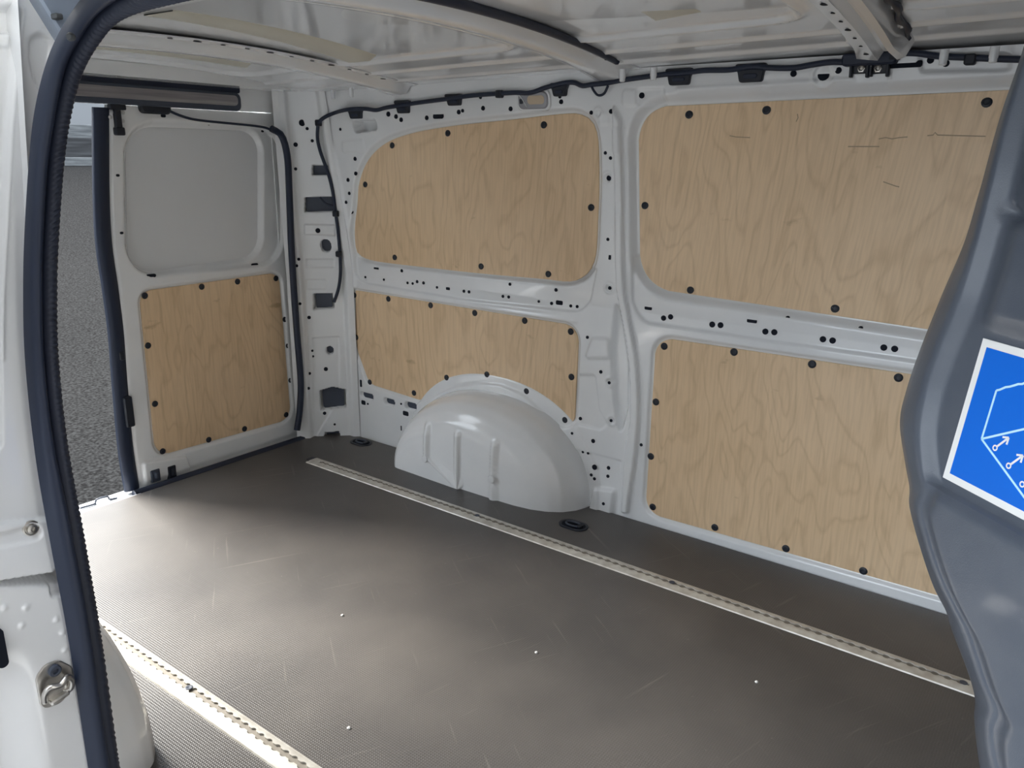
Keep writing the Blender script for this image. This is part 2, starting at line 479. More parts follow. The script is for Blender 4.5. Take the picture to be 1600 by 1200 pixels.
# centre pillar seams: a raised cover that bends forward below the belt
seamA = spline(WL([(958, 165), (962, 300), (963, 420), (968, 470), (980, 530), (986, 590), (985, 660), (978, 700), (972, 800)]), 60)
seamB = spline(WL([(972, 190), (976, 300), (977, 430), (985, 490), (997, 560), (1001, 630), (997, 700), (984, 790), (983, 800)]), 60)
pil = np.vstack([seamA, seamB[::-1]])
Dh += 0.016 * sm(0.004, -0.005, sdf(GX, GZ, pil))
Dh -= 0.005 * np.exp(-(path_dist(GX, GZ, seamB) / 0.0035) ** 2)
Dh -= 0.004 * np.exp(-(path_dist(GX, GZ, seamA) / 0.0035) ** 2)
wedge = rounded(WL([(961, 462), (972, 510), (981, 570), (980, 640), (968, 688), (957, 620), (954, 545)]), 0.03)
Dh -= 0.022 * sm(0.006, -0.012, sdf(GX, GZ, wedge))
step = rounded(WL([(926, 528), (951, 528), (953, 560), (914, 560)]), 0.01)
Dh += 0.007 * sm(0.006, -0.006, sdf(GX, GZ, step))
step = rounded(WL([(903, 585), (930, 586), (936, 640), (950, 664), (938, 672), (899, 662)]), 0.01)
Dh -= 0.005 * sm(0.004, -0.004, sdf(GX, GZ, step))
foot = rounded(WL([(930, 762), (961, 766), (956, 803), (923, 796)]), 0.006)
Dh += 0.014 * sm(0.004, -0.004, sdf(GX, GZ, foot))
low = WL([(888, 698), (970, 720), (966, 810), (880, 810)])
Dh -= 0.003 * sm(0.002, -0.002, sdf(GX, GZ, low))
# embossed plates on the rail above the windows
for q, h in (([(974, 140), (994, 140), (994, 165), (972, 165)], 0.004), ([(995, 139), (1038, 137), (1038, 163), (995, 165)], -0.004),
             ([(936, 176), (952, 176), (952, 195), (936, 195)], 0.003), ([(1433, 88), (1575, 84), (1580, 110), (1440, 112)], -0.006),
             ([(535, 220), (568, 218), (570, 236), (535, 238)], 0.003), ([(1192, 120), (1390, 112), (1390, 136), (1200, 142)], -0.003),
             ([(958, 200), (976, 200), (976, 240), (958, 240)], 0.004)):
    Dh += h * sm(0.004, -0.004, sdf(GX, GZ, rounded(WL(q), 0.008)))
Dh += 0.006 * np.exp(-(path_dist(GX, GZ, WL([(510, 190), (524, 250), (548, 380), (553, 560), (560, 690)])) / 0.010) ** 2)
Dh += 0.005 * np.exp(-(path_dist(GX, GZ, WL([(1060, 140), (1200, 133), (1330, 124)])) / 0.006) ** 2)
for px, py, r in ((950, 278, .014), (952, 450, .014), (1287, 117, .026), (953, 597, .014), (956, 657, .014), (935, 177, .012)):
    c = W(px, py); q = np.hypot(GX - c[0], GZ - c[1]); Dh += 0.004 * (np.exp(-((q - r) / 0.004) ** 2)) - 0.003 * sm(r, r - 0.004, q)
# rim round the wheel arch and the sheet it stands on
ao = np.vstack([arch_outline(60, 0.0), ])
sa = sdf(GX, GZ, np.vstack([ao, [(ao[-1][0], -0.05), (ao[0][0], -0.05)]]))
Dh += 0.007 * sm(0.026, 0.016, sa)
# large press holes
cut = [rounded(WL([(549, 187), (585, 185), (591, 203), (555, 208)]), 0.012), oval(*W(573, 619), 0.075, 0.028), oval(*W(608, 628), 0.060, 0.028), oval(*W(642, 635), 0.070, 0.028)]
for cpoly in cut:
    s_ = sdf(GX, GZ, cpoly); Dh = np.where(s_ < 0, Dh - 0.045 * sm(0.0, -0.004, s_), Dh)


def wall_pos(x, z, d):  # sheet point at height d above the frame plane
    return np.stack([x, yw(z) - d, z], -1)


V = wall_pos(GX, GZ, Dh).reshape(-1, 3)
wall_left = props(build('wall_left', V, grid_faces(len(gx), len(gz)), M['white']), 'white pressed-steel body side with plywood-lined bays opposite the camera', kind='structure')


for cpoly in cut[1:]:
    c_ = cpoly.mean(0); v, f = prism(c_ + (cpoly - c_) * 0.96, lambda x, z, h: (x, -h, z), -0.030, -0.016, 0.001)
    build('cavity', v, f, M['cavity'], wall_left, smooth=False)  # dark plate paints the slot's inner shade, as the white recess stays bright


def d_at(x, z):
    i = int(np.clip(round((x - gx[0]) / 0.004), 0, len(gx) - 1)); k = int(np.clip(round((z - gz[0]) / 0.004), 0, len(gz) - 1))
    return float(Dh[i, k])


def wframe(x, z, h):
    return (x, float(yw(z)) - h, z)


# outer skin behind, so no daylight leaks
v, f = prism([(-0.08, -0.15), (X1 + 0.1, -0.15), (X1 + 0.1, 1.40), (-0.08, 1.40)], lambda x, z, h: (x, h, z), 0.075, 0.10, 0.004)
build('outer_skin', v, f, M['white'], wall_left, smooth=False)
v, f = box(-0.115, -0.072, -0.17, 0.10, -0.10, 1.39)
build('hinge_post', v, f, M['white'], wall_left, smooth=False)

hole_me = mesh_data('hole', *lathe([(1.0, -0.2), (1.0, 0.3), (0.85, 0.36)], 12), M['hole'])


def hole_wall(px, py, r):
    x, z = W(px, py); d = d_at(x, z); x, z = W(px, py, d)
    o = inst('hole', hole_me, wframe(x, z, d), (math.pi / 2 - math.atan(LEAN_K if z > LEAN_Z else 0), 0, 0), wall_left)
    o.scale = (r, r, 0.006)


slot_cache = {}


def slot_wall(px, py, w, h, name='slot', rot=0.0):
    x, z = W(px, py); d = d_at(x, z); x, z = W(px, py, d)
    key = (round(w, 4), round(h, 4))
    if key not in slot_cache:
        v, f = prism(oval(0, 0, w, h, min(w, h) * 0.3, 3), lambda a, b_, c: (a, b_, c), -0.001, 0.0008, 0.0002); slot_cache[key] = mesh_data('slot', v, f, M['hole'])
    inst(name, slot_cache[key], wframe(x, z, d), (math.pi / 2 - math.atan(LEAN_K if z > LEAN_Z else 0), rot, 0), wall_left)


for px, py, r in [(1048, 495, 5), (1037, 497, 5), (1113, 507, 5.5), (1126, 508, 5.5), (1196, 518, 5.5), (1210, 519, 5.5), (1286, 530, 5.5), (1301, 532, 5.5), (1381, 543, 5.5), (1398, 545, 5.5),
                  (1231, 497, 4), (1345, 513, 4), (862, 474, 3.2), (892, 478, 3), (902, 479, 3), (869, 453, 3.4), (842, 471, 2.6), (786, 463, 3), (795, 464, 3), (797, 444, 3), (725, 455, 3), (733, 456, 3),
                  (683, 449, 2.5), (637, 442, 2.5), (645, 443, 2.5), (652, 440, 3), (662, 442, 3), (628, 423, 3), (571, 433, 2.2), (600, 437, 2.2),
                  (946, 239, 3), (954, 247, 3), (952, 278, 5), (950, 374, 3), (953, 450, 3.4), (918, 527, 3), (939, 581, 3.4), (952, 598, 3), (955, 657, 3), (907, 654, 3.4), (894, 677, 2.6), (927, 689, 4),
                  (911, 706, 2.6), (919, 708, 2.6), (929, 730, 5), (951, 731, 3.6), (950, 744, 3.2), (924, 742, 3), (929, 748, 3), (943, 787, 3), (1002, 695, 3), (1003, 149, 5), (924, 176, 3.4), (955, 174, 4),
                  (875, 151, 3), (877, 159, 4), (1240, 115, 5), (1287, 117, 9), (1310, 110, 5), (1454, 94, 5), (1478, 99, 5), (607, 178, 4.5), (619, 182, 4), (627, 187, 4), (667, 184, 4), (717, 175, 4), (723, 173, 3),
                  (755, 169, 4), (751, 152, 3), (798, 170, 4), (532, 202, 2.5), (555, 248, 3.5), (556, 271, 3.5), (544, 281, 3.5), (546, 302, 3), (541, 316, 3), (550, 331, 3.5), (524, 285, 3), (627, 631, 2), (575, 631, 2)]:
    x, z = W(px, py); dist = math.sqrt((x - EYE[0]) ** 2 + 2.09 ** 2 + (z - 1.1) ** 2)
    hole_wall(px, py, r * dist / FPX * 0.85)
for px, py, w, h in [(1013, 481, .024, .012), (1175, 501, .028, .012), (874, 473, .026, .014), (700, 451, .018, .010), (588, 419, .026, .009), (953, 400, .008, .022), (685, 180, .045, .022),
                     (568, 629, .024, .018), (634, 646, .030, .018), (564, 599, .012, .030), (560, 652, .006, .022), (627, 669, .006, .020), (1408, 101, .085, .014)]:
    slot_wall(px, py, w, h)

# ---- corner pillar between the far side and the rear door: diagonal pressed plate
CA = np.array([-0.03, -0.150]); CB = np.array([0.128, 0.0])
cn = np.array([-(CB - CA)[1], (CB - CA)[0]]); cn = -cn / np.linalg.norm(cn); cn = cn if cn @ np.array([1, -1]) > 0 else -cn
CL = np.linalg.norm(CB - CA); cu = (CB - CA) / CL


def lean_k(u): return 0.12 + 0.88 * np.clip(np.asarray(u, float) / CL, 0, 1)


def corner_pos(u, z, d):
    yo = yw(z) * lean_k(u)
    return np.stack([CA[0] + cu[0] * u + cn[0] * d + 0 * z, CA[1] + cu[1] * u + cn[1] * d + yo, z], -1)


def CP(px, py, d=0.0):
    n3 = np.array([cn[0], cn[1], 0]); yo = 0.0
    for _ in range(25):
        P = onplane(px, py, np.array([CA[0] + cn[0] * d, CA[1] + cn[1] * d + yo, 0]), n3)
        u = (P[0] - CA[0] - cn[0] * d) * cu[0] + (P[1] - yo - CA[1] - cn[1] * d) * cu[1]; yo = 0.5 * yo + 0.5 * float(yw(P[2]) * lean_k(u))
    return np.array([(P[0] - CA[0] - cn[0] * d) * cu[0] + (P[1] - yo - CA[1] - cn[1] * d) * cu[1], P[2]])


def CPL(pts): return np.array([CP(*q) for q in pts])


cu_ = np.arange(-0.02, CL + 0.012, 0.003); cz = np.arange(-0.01, 1.33, 0.003)
CU, CZ = np.meshgrid(cu_, cz, indexing='ij'); CD = np.zeros_like(CU)
CD += 0.022 * sm(0.045, 0.028, CU)                                       # outer flange against the seal
CD += 0.016 * sm(CL - 0.035, CL - 0.01, CU)
for q, h in (([(478, 405), (522, 405), (522, 418), (478, 418)], -0.003), ([(478, 437), (510, 437), (510, 452), (478, 452)], -0.003), ([(488, 528), (530, 526), (530, 620), (490, 690)], -0.004),
             ([(476, 350), (524, 352), (524, 368), (476, 366)], 0.006)):
    CD += h * sm(0.003, -0.003, sdf(CU, CZ, rounded(CPL(q), 0.004)))
cuts = [CPL([(487, 258), (513, 258), (513, 274), (487, 274)]), CPL([(476, 308), (521, 307), (522, 331), (475, 332)]), CPL([(489, 459), (520, 458), (523, 482), (489, 484)]),
        CPL([(499, 611), (519, 605), (540, 609), (541, 637), (500, 642)]), CPL([(507, 676), (530, 674), (532, 684), (506, 686)])]
c_ = CP(509, 384); cuts.append(oval(c_[0], c_[1], 0.042, 0.050)); c_ = CP(515, 548); cuts.append(oval(c_[0], c_[1], 0.030, 0.034))
for q in cuts:
    q = rounded(q, 0.004) if len(q) < 8 else q
    s_ = sdf(CU, CZ, q); CD = np.where(s_ < 0.0, CD - 0.05 * sm(0.0, -0.003, s_), CD)
wall_back = props(build('wall_back', corner_pos(CU, CZ, CD).reshape(-1, 3), grid_faces(len(cu_), len(cz)), M['white']),
                  'white rear corner pillar with punched holes beside the closed rear door', kind='structure')
ang_c = math.atan2(cn[1], cn[0])
for px, py, w, h in [(500, 266, .052, .050), (498, 320, .10, .065), (505, 471, .062, .068), (509, 384, .048, .056), (515, 548, .036, .042), (519, 680, .05, .03), (520, 624, .085, .095)]:
    c = CP(px, py); P = corner_pos(np.array(c[0]), np.array(c[1]), np.array(-0.030))
    v, f = prism(oval(0, 0, w, h, min(w, h) * .2, 3), lambda a, b_, c2: (P[0] + cu[0] * a + cn[0] * c2, P[1] + cu[1] * a + cn[1] * c2, P[2] + b_), -0.004, 0.0, 0.001)
    build('cavity', v, f, M['cavity'], wall_back, smooth=False)  # dark back plate paints the shade inside the punched opening
for px, py, r in [(482, 171, 0), (472, 192, 5), (480, 201, 2.5), (488, 220, 2.5), (462, 226, 3.5), (462, 264, 2.5), (497, 360, 4), (468, 404, 2.5), (465, 414, 2.5), (470, 473, 2.5), (483, 496, 3), (509, 577, 3.5), (484, 583, 2.5), (483, 605, 2.5), (507, 646, 3), (523, 663, 2), (488, 548, 2), (489, 557, 2)]:
    if not r: continue
    c = CP(px, py); i = int(np.clip((c[0] + 0.02) / 0.003, 0, len(cu_) - 1)); k = int(np.clip((c[1] + 0.01) / 0.003, 0, len(cz) - 1))
    P = corner_pos(np.array(c[0]), np.array(c[1]), np.array(CD[i, k]))
    o = inst('hole', hole_me, P, (math.pi / 2, 0, ang_c + math.pi / 2), wall_back); s = r * 2.9 / FPX; o.scale = (s, s, 0.007)

# ---- roof skin with beads, arched
RX0, RX1 = -0.10, X1 + 0.02


def roof_z(x, y):
    return 1.306 + 0.012 * x + 0.050 * (1 - np.clip(((y + 0.81) / 0.76), -1, 1) ** 2)


BOWX = (0.50, 1.30, 1.985)
rx = np.arange(RX0, RX1 + 0.001, 0.007); ry = np.arange(-1.60, -0.02, 0.007)
RX_, RY_ = np.meshgrid(rx, ry, indexing='ij'); RD = np.zeros_like(RX_)     # positive = down into the room
bays = [(0.10, 0.44), (0.57, 1.23), (1.37, 1.92), (2.06, 2.60)]
for a, b_ in bays:
    s_ = sdf(RX_, RY_, rounded([(a, -1.22), (b_, -1.22), (b_, -0.40), (a, -0.40)], 0.07))
    RD += 0.006 * np.exp(-(s_ / 0.010) ** 2) - 0.006 * sm(0.004, -0.008, s_)
for yb, h in ((-0.275, 0.006), (-0.165, 0.007)):
    for yy in (yb, -1.62 - yb):
        RD += h * np.exp(-((RY_ - yy) / 0.010) ** 2)
V = np.stack([RX_, RY_, roof_z(RX_, RY_) - RD], -1).reshape(-1, 3)
ceiling = props(build('ceiling', V, grid_faces(len(rx), len(ry)), M['roof']), 'glossy bare white steel roof of the van with cross bows', kind='structure')
v, f = prism([(RX0, -1.66), (RX1 + 0.2, -1.66), (RX1 + 0.2, 0.1), (RX0, 0.1)], lambda x, y, h: (x, y, h), 1.375, 1.39, 0.004)
build('outer_skin', v, f, M['white'], ceiling, smooth=False)
# cross bows: hat sections following the roof arch
for bi, bx in enumerate(BOWX):
    ys = np.linspace(-1.56, (-0.10, -0.10, -0.165)[bi], 60)
    hat = [(-0.062, 0.003), (-0.042, 0.006), (-0.030, 0.026), (-0.012, 0.030), (0.012, 0.030), (0.030, 0.026), (0.042, 0.006), (0.062, 0.003), (0.062, 0.0), (-0.062, 0.0)]
    if bi == 2: hat = [(-0.05, 0.003), (-0.036, 0.012), (-0.03, 0.034), (0.004, 0.040), (0.012, 0.022), (0.024, 0.022), (0.034, 0.040), (0.046, 0.036), (0.058, 0.004), (0.058, 0.0), (-0.05, 0.0)]
    V = []
    for y in ys:
        flare = 1 + 0.5 * max(0, (y + 0.25) / 0.15)
        for dx, dz in hat: V.append((bx + dx * flare - 0.093 * (y + 0.1), y, float(roof_z(bx, y)) - dz + 0.001))
    bow = build('roof_bow', V, grid_faces(len(ys), len(hat), False, True), M['roof'], ceiling, sharp=50)
    for k in range(11):
        y = -0.22 - k * 0.075
        for dx in ((-0.052, 0.052) if bi < 2 else (-0.01,)):
            o = inst('hole', hole_me, (bx + dx - 0.093 * (y + 0.1), y, float(roof_z(bx, y)) - (0.0045 if bi < 2 else 0.037)), (math.pi, 0, 0), bow)
            s = 0.0035 + 0.002 * (k % 3 == 0); o.scale = (s * (1 if bi < 2 else 1.0), s * 2.0, 0.002)
# black foam beads squeezed out along bow edges; middle tube paints gap shade
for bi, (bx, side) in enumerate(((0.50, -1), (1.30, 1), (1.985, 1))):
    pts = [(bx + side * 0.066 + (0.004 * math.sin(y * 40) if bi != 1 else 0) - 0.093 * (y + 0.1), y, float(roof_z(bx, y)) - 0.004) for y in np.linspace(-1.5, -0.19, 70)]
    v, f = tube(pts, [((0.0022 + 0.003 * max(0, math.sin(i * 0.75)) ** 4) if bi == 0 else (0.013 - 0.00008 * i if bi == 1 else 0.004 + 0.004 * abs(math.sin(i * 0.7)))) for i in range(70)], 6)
    build('bead_and_gap_shade', v, f, M['black'], ceiling)
for dx, dy, s in ((0.0, -0.14, 1), (0.09, -0.15, 1), (-0.25, -0.15, 1), (0.27, -0.14, 1), (0.4, -0.15, 1)):
    pass
stud_v, stud_f = lathe([(0.0085, 0.0), (0.0085, 0.020), (0.0075, 0.022), (0.0075, 0.028), (0.005, 0.030)], 12)
stud_me = mesh_data('roof_stud', stud_v, stud_f, M['roof'])
for px, py in ((1478, 66), (1557, 60), (1022, 99), (973, 109), (521, 157), (549, 152)):
    P = on(px, py, 2, 1.285); 
    y = min(max(P[1], -0.20), -0.115) if True else P[1]
    P = on(px, py, 1, y); inst('stud', stud_me, (P[0], P[1], 1.315), (math.pi, 0, 0), ceiling)


def ZR(px, py, off=0.006):
    z = 1.33
    for _ in range(15):
        P = on(px, py, 2, z); z = float(roof_z(P[0], P[1])) - off
    return P


# sound-damping pads stuck to the roof
pads = (([(225, 33), (272, 26), (588, 93), (566, 112)], 'cream damping pad stuck to the roof behind the middle cross bow'),
        ([(900, -22), (985, -36), (1096, 27), (1022, 41)], 'cream damping pad stuck to the roof ahead of the middle cross bow'),
        ([(132, 82), (150, 74), (400, 98), (385, 112)], 'cream damping pad on the roof above the rear door'))
for q, lab in pads:
    A4 = [ZR(*p_)[:2] for p_ in q]; V = []
    for t_ in np.linspace(0, 1, 24):
        a_, b_ = A4[0] * (1 - t_) + A4[3] * t_, A4[1] * (1 - t_) + A4[2] * t_
        for s_, dz_k in ((0, 0.0), (0.03, 0.003), (0.97, 0.003), (1, 0.0)):
            c_ = a_ * (1 - s_) + b_ * s_; V.append((c_[0], c_[1], float(roof_z(*c_)) + 0.0066 - dz_k))
    props(build('damping_pad', V, grid_faces(24, 4), M['pad'], None), lab, 'pad', 'damping pads on the roof')

# ---- rear header above the door
v, f = prism([(-0.10, -1.60), (-0.045, -1.60), (-0.045, -0.10), (-0.10, -0.10)], lambda x, y, h: (x, y, h), 1.242, 1.36, 0.003)
v2, f2 = prism([(-0.06, -1.60), (0.055, -1.60), (0.055, -0.10), (-0.06, -0.10)], lambda x, y, h: (x, y, h), 1.315, 1.36, 0.006)
V_, F_ = join((v, f), (v2, f2))
header = props(build('trim_1', V_, F_, M['white'], smooth=False), 'white roof header beam across the top of the rear door opening', kind='structure')
a, b_ = D(112, 138, 0.03), D(378, 161, 0.03)
zc = (a[1] + b_[1]) / 2 - 0.002
tr = empty('header_strip', (-0.03, (b_[0] - 1.1) / 2, zc - 0.03))
props(tr, 'long scuffed grey strip with rounded end above the rear door', 'strip')
y1 = b_[0]; y0 = -1.30
v, f = prism(oval((y0 + y1) / 2, zc, y1 - y0, 0.060, 0.020), lambda y, z, h: (-0.044 + h, y, z), 0.0, 0.012, 0.003)
build('strip_frame', v, f, M['cavity'], tr, sharp=30)
v, f = prism(oval((y0 + y1) / 2 - 0.004, zc + 0.004, y1 - y0 - 0.022, 0.034, 0.014), lambda y, z, h: (-0.032 + h, y, z), 0.0, 0.003, 0.001)
build('strip_insert', v, f, M['trimgrey'], tr, sharp=30)
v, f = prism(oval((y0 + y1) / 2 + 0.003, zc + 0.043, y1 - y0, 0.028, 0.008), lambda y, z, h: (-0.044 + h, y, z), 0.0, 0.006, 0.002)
build('gap_shade_strip', v, f, M['black'], tr, sharp=30)  # black strip paints the shadowed recess above the grey strip

# ---- rear door leaf (closed, far half): relief plate
dz_ = np.arange(-0.012, 1.243, 0.004); nu = 190
lz = DL([(166, 160), (168, 300), (172, 380), (181, 450), (188, 520), (195, 600), (205, 700), (216, 768)])
o_ = np.argsort(lz[:, 1]); lz = lz[o_]
yl = np.interp(dz_, lz[:, 1], lz[:, 0]); yr = np.full_like(yl, -0.125)
DU = np.linspace(0, 1, nu)
DY = yl[None, :] + (yr - yl)[None, :] * DU[:, None]; DZ = np.repeat(dz_[None, :], nu, 0)
PD = rounded(DL([(219, 456), (437, 426), (456, 655), (245, 714)]), [0.04, 0.04, 0.05, 0.05])
PWIN = rounded(DL([(200, 194), (413, 203), (413, 402), (206, 434)]), [0.10, 0.07, 0.08, 0.08])
WIN2 = rounded(DL([(193, 186), (440, 196), (444, 412), (196, 436)]), [0.11, 0.10, 0.10, 0.10])
DD = np.zeros_like(DY)
DD -= 0.016 * sm(0.006, -0.012, sdf(DY, DZ, WIN2)); DD -= 0.022 * sm(0.012, -0.008, sdf(DY, DZ, PWIN))
DD -= 0.010 * sm(0.014, 0.003, sdf(DY, DZ, PD))
DD -= 0.012 * sm(0.02, 0.0, (DY - yl[None, :]))                     # rolled free edge
DD -= 0.012 * sm(0.03, 0.0, (yr[None, :] - DY))
DD -= 0.012 * sm(0.02, -0.01, DZ)
for q, h in (([(222, 722), (290, 712), (300, 745), (226, 760)], 0.012),):
    DD += h * sm(0.004, -0.004, sdf(DY, DZ, rounded(DL(q), 0.01)))
V = np.stack([XD + DD, DY, DZ], -1).reshape(-1, 3)
F_ = grid_faces(nu, len(dz_))[:, ::-1]
door = props(build('door_1', V, F_, M['white']), 'closed white rear door leaf with blank upper panel and plywood lower panel', kind='structure')
v, f = prism(np.vstack([np.stack([yl[::20] + 0.004, dz_[::20]], 1), [(-0.125, 1.242), (-0.125, -0.012)]]), lambda y, z, h: (h, y, z), -0.15, -0.098, 0.004)
build('outer_skin', v, f, M['white'], door, smooth=False)
# window blank
v, f = prism(rounded(DL([(203, 197), (413, 205), (412, 401), (209, 431)]), [0.09, 0.06, 0.05, 0.05]), lambda y, z, h: (XD + h, y, z), -0.042, -0.0355, 0.001)
M['blank'] = mat('matt_white_blank', (0.76, 0.78, 0.80), 0.5)
build('window_blank', v, f, M['blank'], door, smooth=False)

clip_v, clip_f = lathe([(0.0108, 0.0), (0.0108, 0.0018), (0.0095, 0.0030), (0.0060, 0.0036), (0.0050, 0.0026), (0.0022, 0.0024)], 14)
clip_me = mesh_data('clip', clip_v, clip_f, M['clip'])


def plywood(name, poly, frame, d, parent, rot, clips, mapper, lab=None, group=None):
    v, f = prism(poly, frame, d - 0.006, d, 0.0008)
    o = build(name, v, f, M['ply'], parent, smooth=False)
    if lab: props(o, lab, 'panel', group)
    for px, py in clips:
        a, b2 = mapper(px, py, d); inst('clip', clip_me, frame(a, b2, d), rot, o)
    return o


tilt = math.atan(LEAN_K)
LIN = 'plywood lining panels on the far side'
c1 = [(700, 208), (850, 195), (613, 227), (571, 288), (924, 324), (617, 402), (752, 416), (857, 428)]
c2 = [(554, 461), (607, 467), (673, 477), (742, 489), (820, 501), (892, 518), (893, 589), (883, 656), (823, 611), (761, 585), (698, 590), (647, 614), (578, 597), (557, 527)]
c3 = [(1077, 179), (1198, 172), (1542, 160), (1008, 321), (1079, 453), (1305, 482)]
c4 = [(1038, 541), (1147, 550), (1269, 569), (1404, 590), (1025, 628), (1017, 713), (1020, 792), (1117, 824), (1228, 857), (1349, 892)]
plywood('plywood_panel', P1, wframe, -0.010, None, (math.pi / 2 - tilt, 0, 0), c1, W, 'smaller upper plywood panel with swept corner above the wheel arch', LIN)
plywood('plywood_panel', P2, wframe, -0.004, None, (math.pi / 2, 0, 0), c2, W, 'lower plywood panel cut out round the top of the wheel arch', LIN)
plywood('plywood_panel', P3, wframe, -0.020, None, (math.pi / 2 - tilt, 0, 0), c3, W, 'large upper plywood panel with scratches next to the grey bulkhead', LIN)
plywood('plywood_panel', P4, wframe, -0.004, None, (math.pi / 2, 0, 0), c4, W, 'large lower plywood panel reaching down to the floor by the bulkhead', LIN)
M['mark'] = mat('pencil_scratch', (0.42, 0.30, 0.19), 0.7)
big = bpy.data.objects['plywood_panel.002']
sc_ = []
for path in ([(1373, 217), (1384, 215), (1394, 217), (1405, 215), (1418, 214)], [(1449, 212), (1458, 211), (1461, 207), (1465, 211), (1500, 212), (1540, 213)], [(1325, 229), (1340, 229), (1374, 229)],
             [(1140, 212), (1150, 214), (1172, 215)], [(1246, 178), (1247, 184), (1244, 190)], [(1380, 284), (1400, 291), (1405, 292)]):
    q = np.array([W(*p_, -0.020) for p_ in path]); t_ = np.gradient(q, axis=0); t_ /= np.linalg.norm(t_, axis=1)[:, None]; n_ = np.stack([-t_[:, 1], t_[:, 0]], 1)
    sc_.append(prism(np.vstack([q + n_ * 0.0012, (q - n_ * 0.0012)[::-1]]), wframe, -0.021, -0.0196, 0.0001))
props(build('scratch_marks', *join(*sc_), M['mark'], big, smooth=False), kind='stuff')
cd = [(226, 462), (315, 448), (371, 440), (431, 435), (231, 540), (242, 631), (254, 705), (326, 687), (382, 670), (447, 648), (454, 594), (450, 540), (445, 499)]


def dframe(y, z, h): return (XD + h, y, z)


plywood('plywood_panel', PD, dframe, -0.005, door, (0, math.pi / 2, 0), cd, D)
for px, py, w, h in ((236, 431, .035, .012), (398, 414, .03, .012), (184, 274, .012, .008), (190, 364, .012, .008), (255, 181, .018, .01), (326, 194, .01, .008), (410, 205, .012, .008), (434, 267, .016, .01), (438, 352, .014, .01)):
    y, z = D(px, py); j = int(np.clip((z + 0.012) / 0.004, 0, len(dz_) - 1)); i = int(np.clip((y - yl[j]) / (yr[j] - yl[j]) * (nu - 1), 0, nu - 1))
    dd = DD[i, j]; y, z = D(px, py, dd)
    v, f = prism(oval(y, z, w, h, None, 3), dframe, dd - 0.002, dd + 0.0012, 0.0003); build('hole', v, f, M['hole'], door, smooth=False)
# latch bracket at the top corner: stem, foot and rivets
y, z = D(181, 176); la = prism(oval(y, z - 0.022, 0.020, 0.075, 0.004), dframe, 0.0, 0.014, 0.002)
lb = prism(oval(y, z + 0.016, 0.050, 0.016, 0.004), dframe, 0.0, 0.020, 0.002); lc = prism(oval(y, z - 0.055, 0.030, 0.024, 0.005), dframe, 0.0, 0.018, 0.003)
latch = build('latch', *join(la, lb, lc), M['clip'], door, sharp=35)
for px, py in ((174, 175), (172, 183), (192, 176), (192, 189)):
    y, z = D(px, py); inst('rivet', mesh_data('rivet', *lathe([(0.006, 0), (0.006, 0.002), (0.003, 0.004)], 10), M['seam']), (XD, y, z), (0, math.pi / 2, 0), latch)
# dark handle cup and wire at the top
y, z = D(240, 168)
v, f = prism(oval(y, z, 0.105, 0.040, 0.016), dframe, 0.0, 0.018, 0.006)
cup = build('handle_cup', v, f, M['clip'], door, sharp=30)
pts = spline([(XD + 0.012, *D(*q, 0.012)) for q in ((262, 172), (280, 180), (305, 187), (350, 192), (400, 197), (421, 202), (437, 214), (445, 240))], 40)
build('door_cable', *tube(pts, 0.0045, 6), M['black'], door)
# bottom latch hardware
for px, py, w, h in ((240, 742, .034, .045), (266, 737, .030, .050)):
    y, z = D(px, py); v1 = prism(oval(y, z, w, h, 0.004), dframe, -0.004, 0.016, 0.003); v2 = prism(oval(y, z + 0.004, w * 0.35, h * 0.5, 0.003), dframe, 0.014, 0.026, 0.003)
    build('bottom_catch', *join(v1, v2), M['clip'] if px > 250 else M['cavity'], door, sharp=35)
y, z = D(200, 643); v, f = prism(oval(y, z, 0.030, 0.105, 0.006), dframe, -0.012, 0.012, 0.004)
build('edge_latch', v, f, M['clip'], door, sharp=35)
y, z = D(190, 556); v, f = prism(oval(y, z, 0.018, 0.03, 0.006), dframe, -0.012, 0.006, 0.003); build('edge_bumper', v, f, M['clip'], door, sharp=35)
# black weatherstrip round the free edge of the leaf
lp = [(157, 168), (158, 300), (162, 380), (172, 450), (181, 520), (187, 600), (196, 700), (206, 765)]
pts = spline([(XD - 0.010, *D(*q, -0.010)) for q in lp], 60)
V = []
for p in pts:
    for a in range(10):
        an = 2 * math.pi * a / 10; V.append(p + np.array([0.014 * math.sin(an), 0.027 * math.cos(an), 0]))
build('edge_weatherstrip', V, grid_faces(60, 10, False, True), M['black'], door)

# ---- black rubber seal of the rear opening: corner pillar side and sill
def corner_seal():
    pl = [(424, 201), (440, 212), (449, 245), (452, 300), (455, 380), (459, 450), (464, 520), (469, 580), (470, 610), (468, 645), (464, 672)]
    pts = spline([on(px, py, 0, 0.004) for px, py in pl], 60)
    return tube(pts, 0.0125, 8)


rs = build('rear_door_seal', *corner_seal(), M['black']); props(rs, 'thin black rubber seal running down the hinge side of the rear door', 'seal')
a = FLR(203, 772, -0.012); b_ = FLR(470, 686, -0.012)
pts = spline([(-0.030, -0.86, -0.010), (-0.026, -0.6, -0.008), (-0.022, -0.4, -0.006), (-0.020, -0.15, -0.006)], 30)
v, f = tube(pts, 0.017, 8); ss = build('sill_seal', v, f, M['black']); props(ss, 'black rubber seal along the sill under the closed rear door', 'seal')
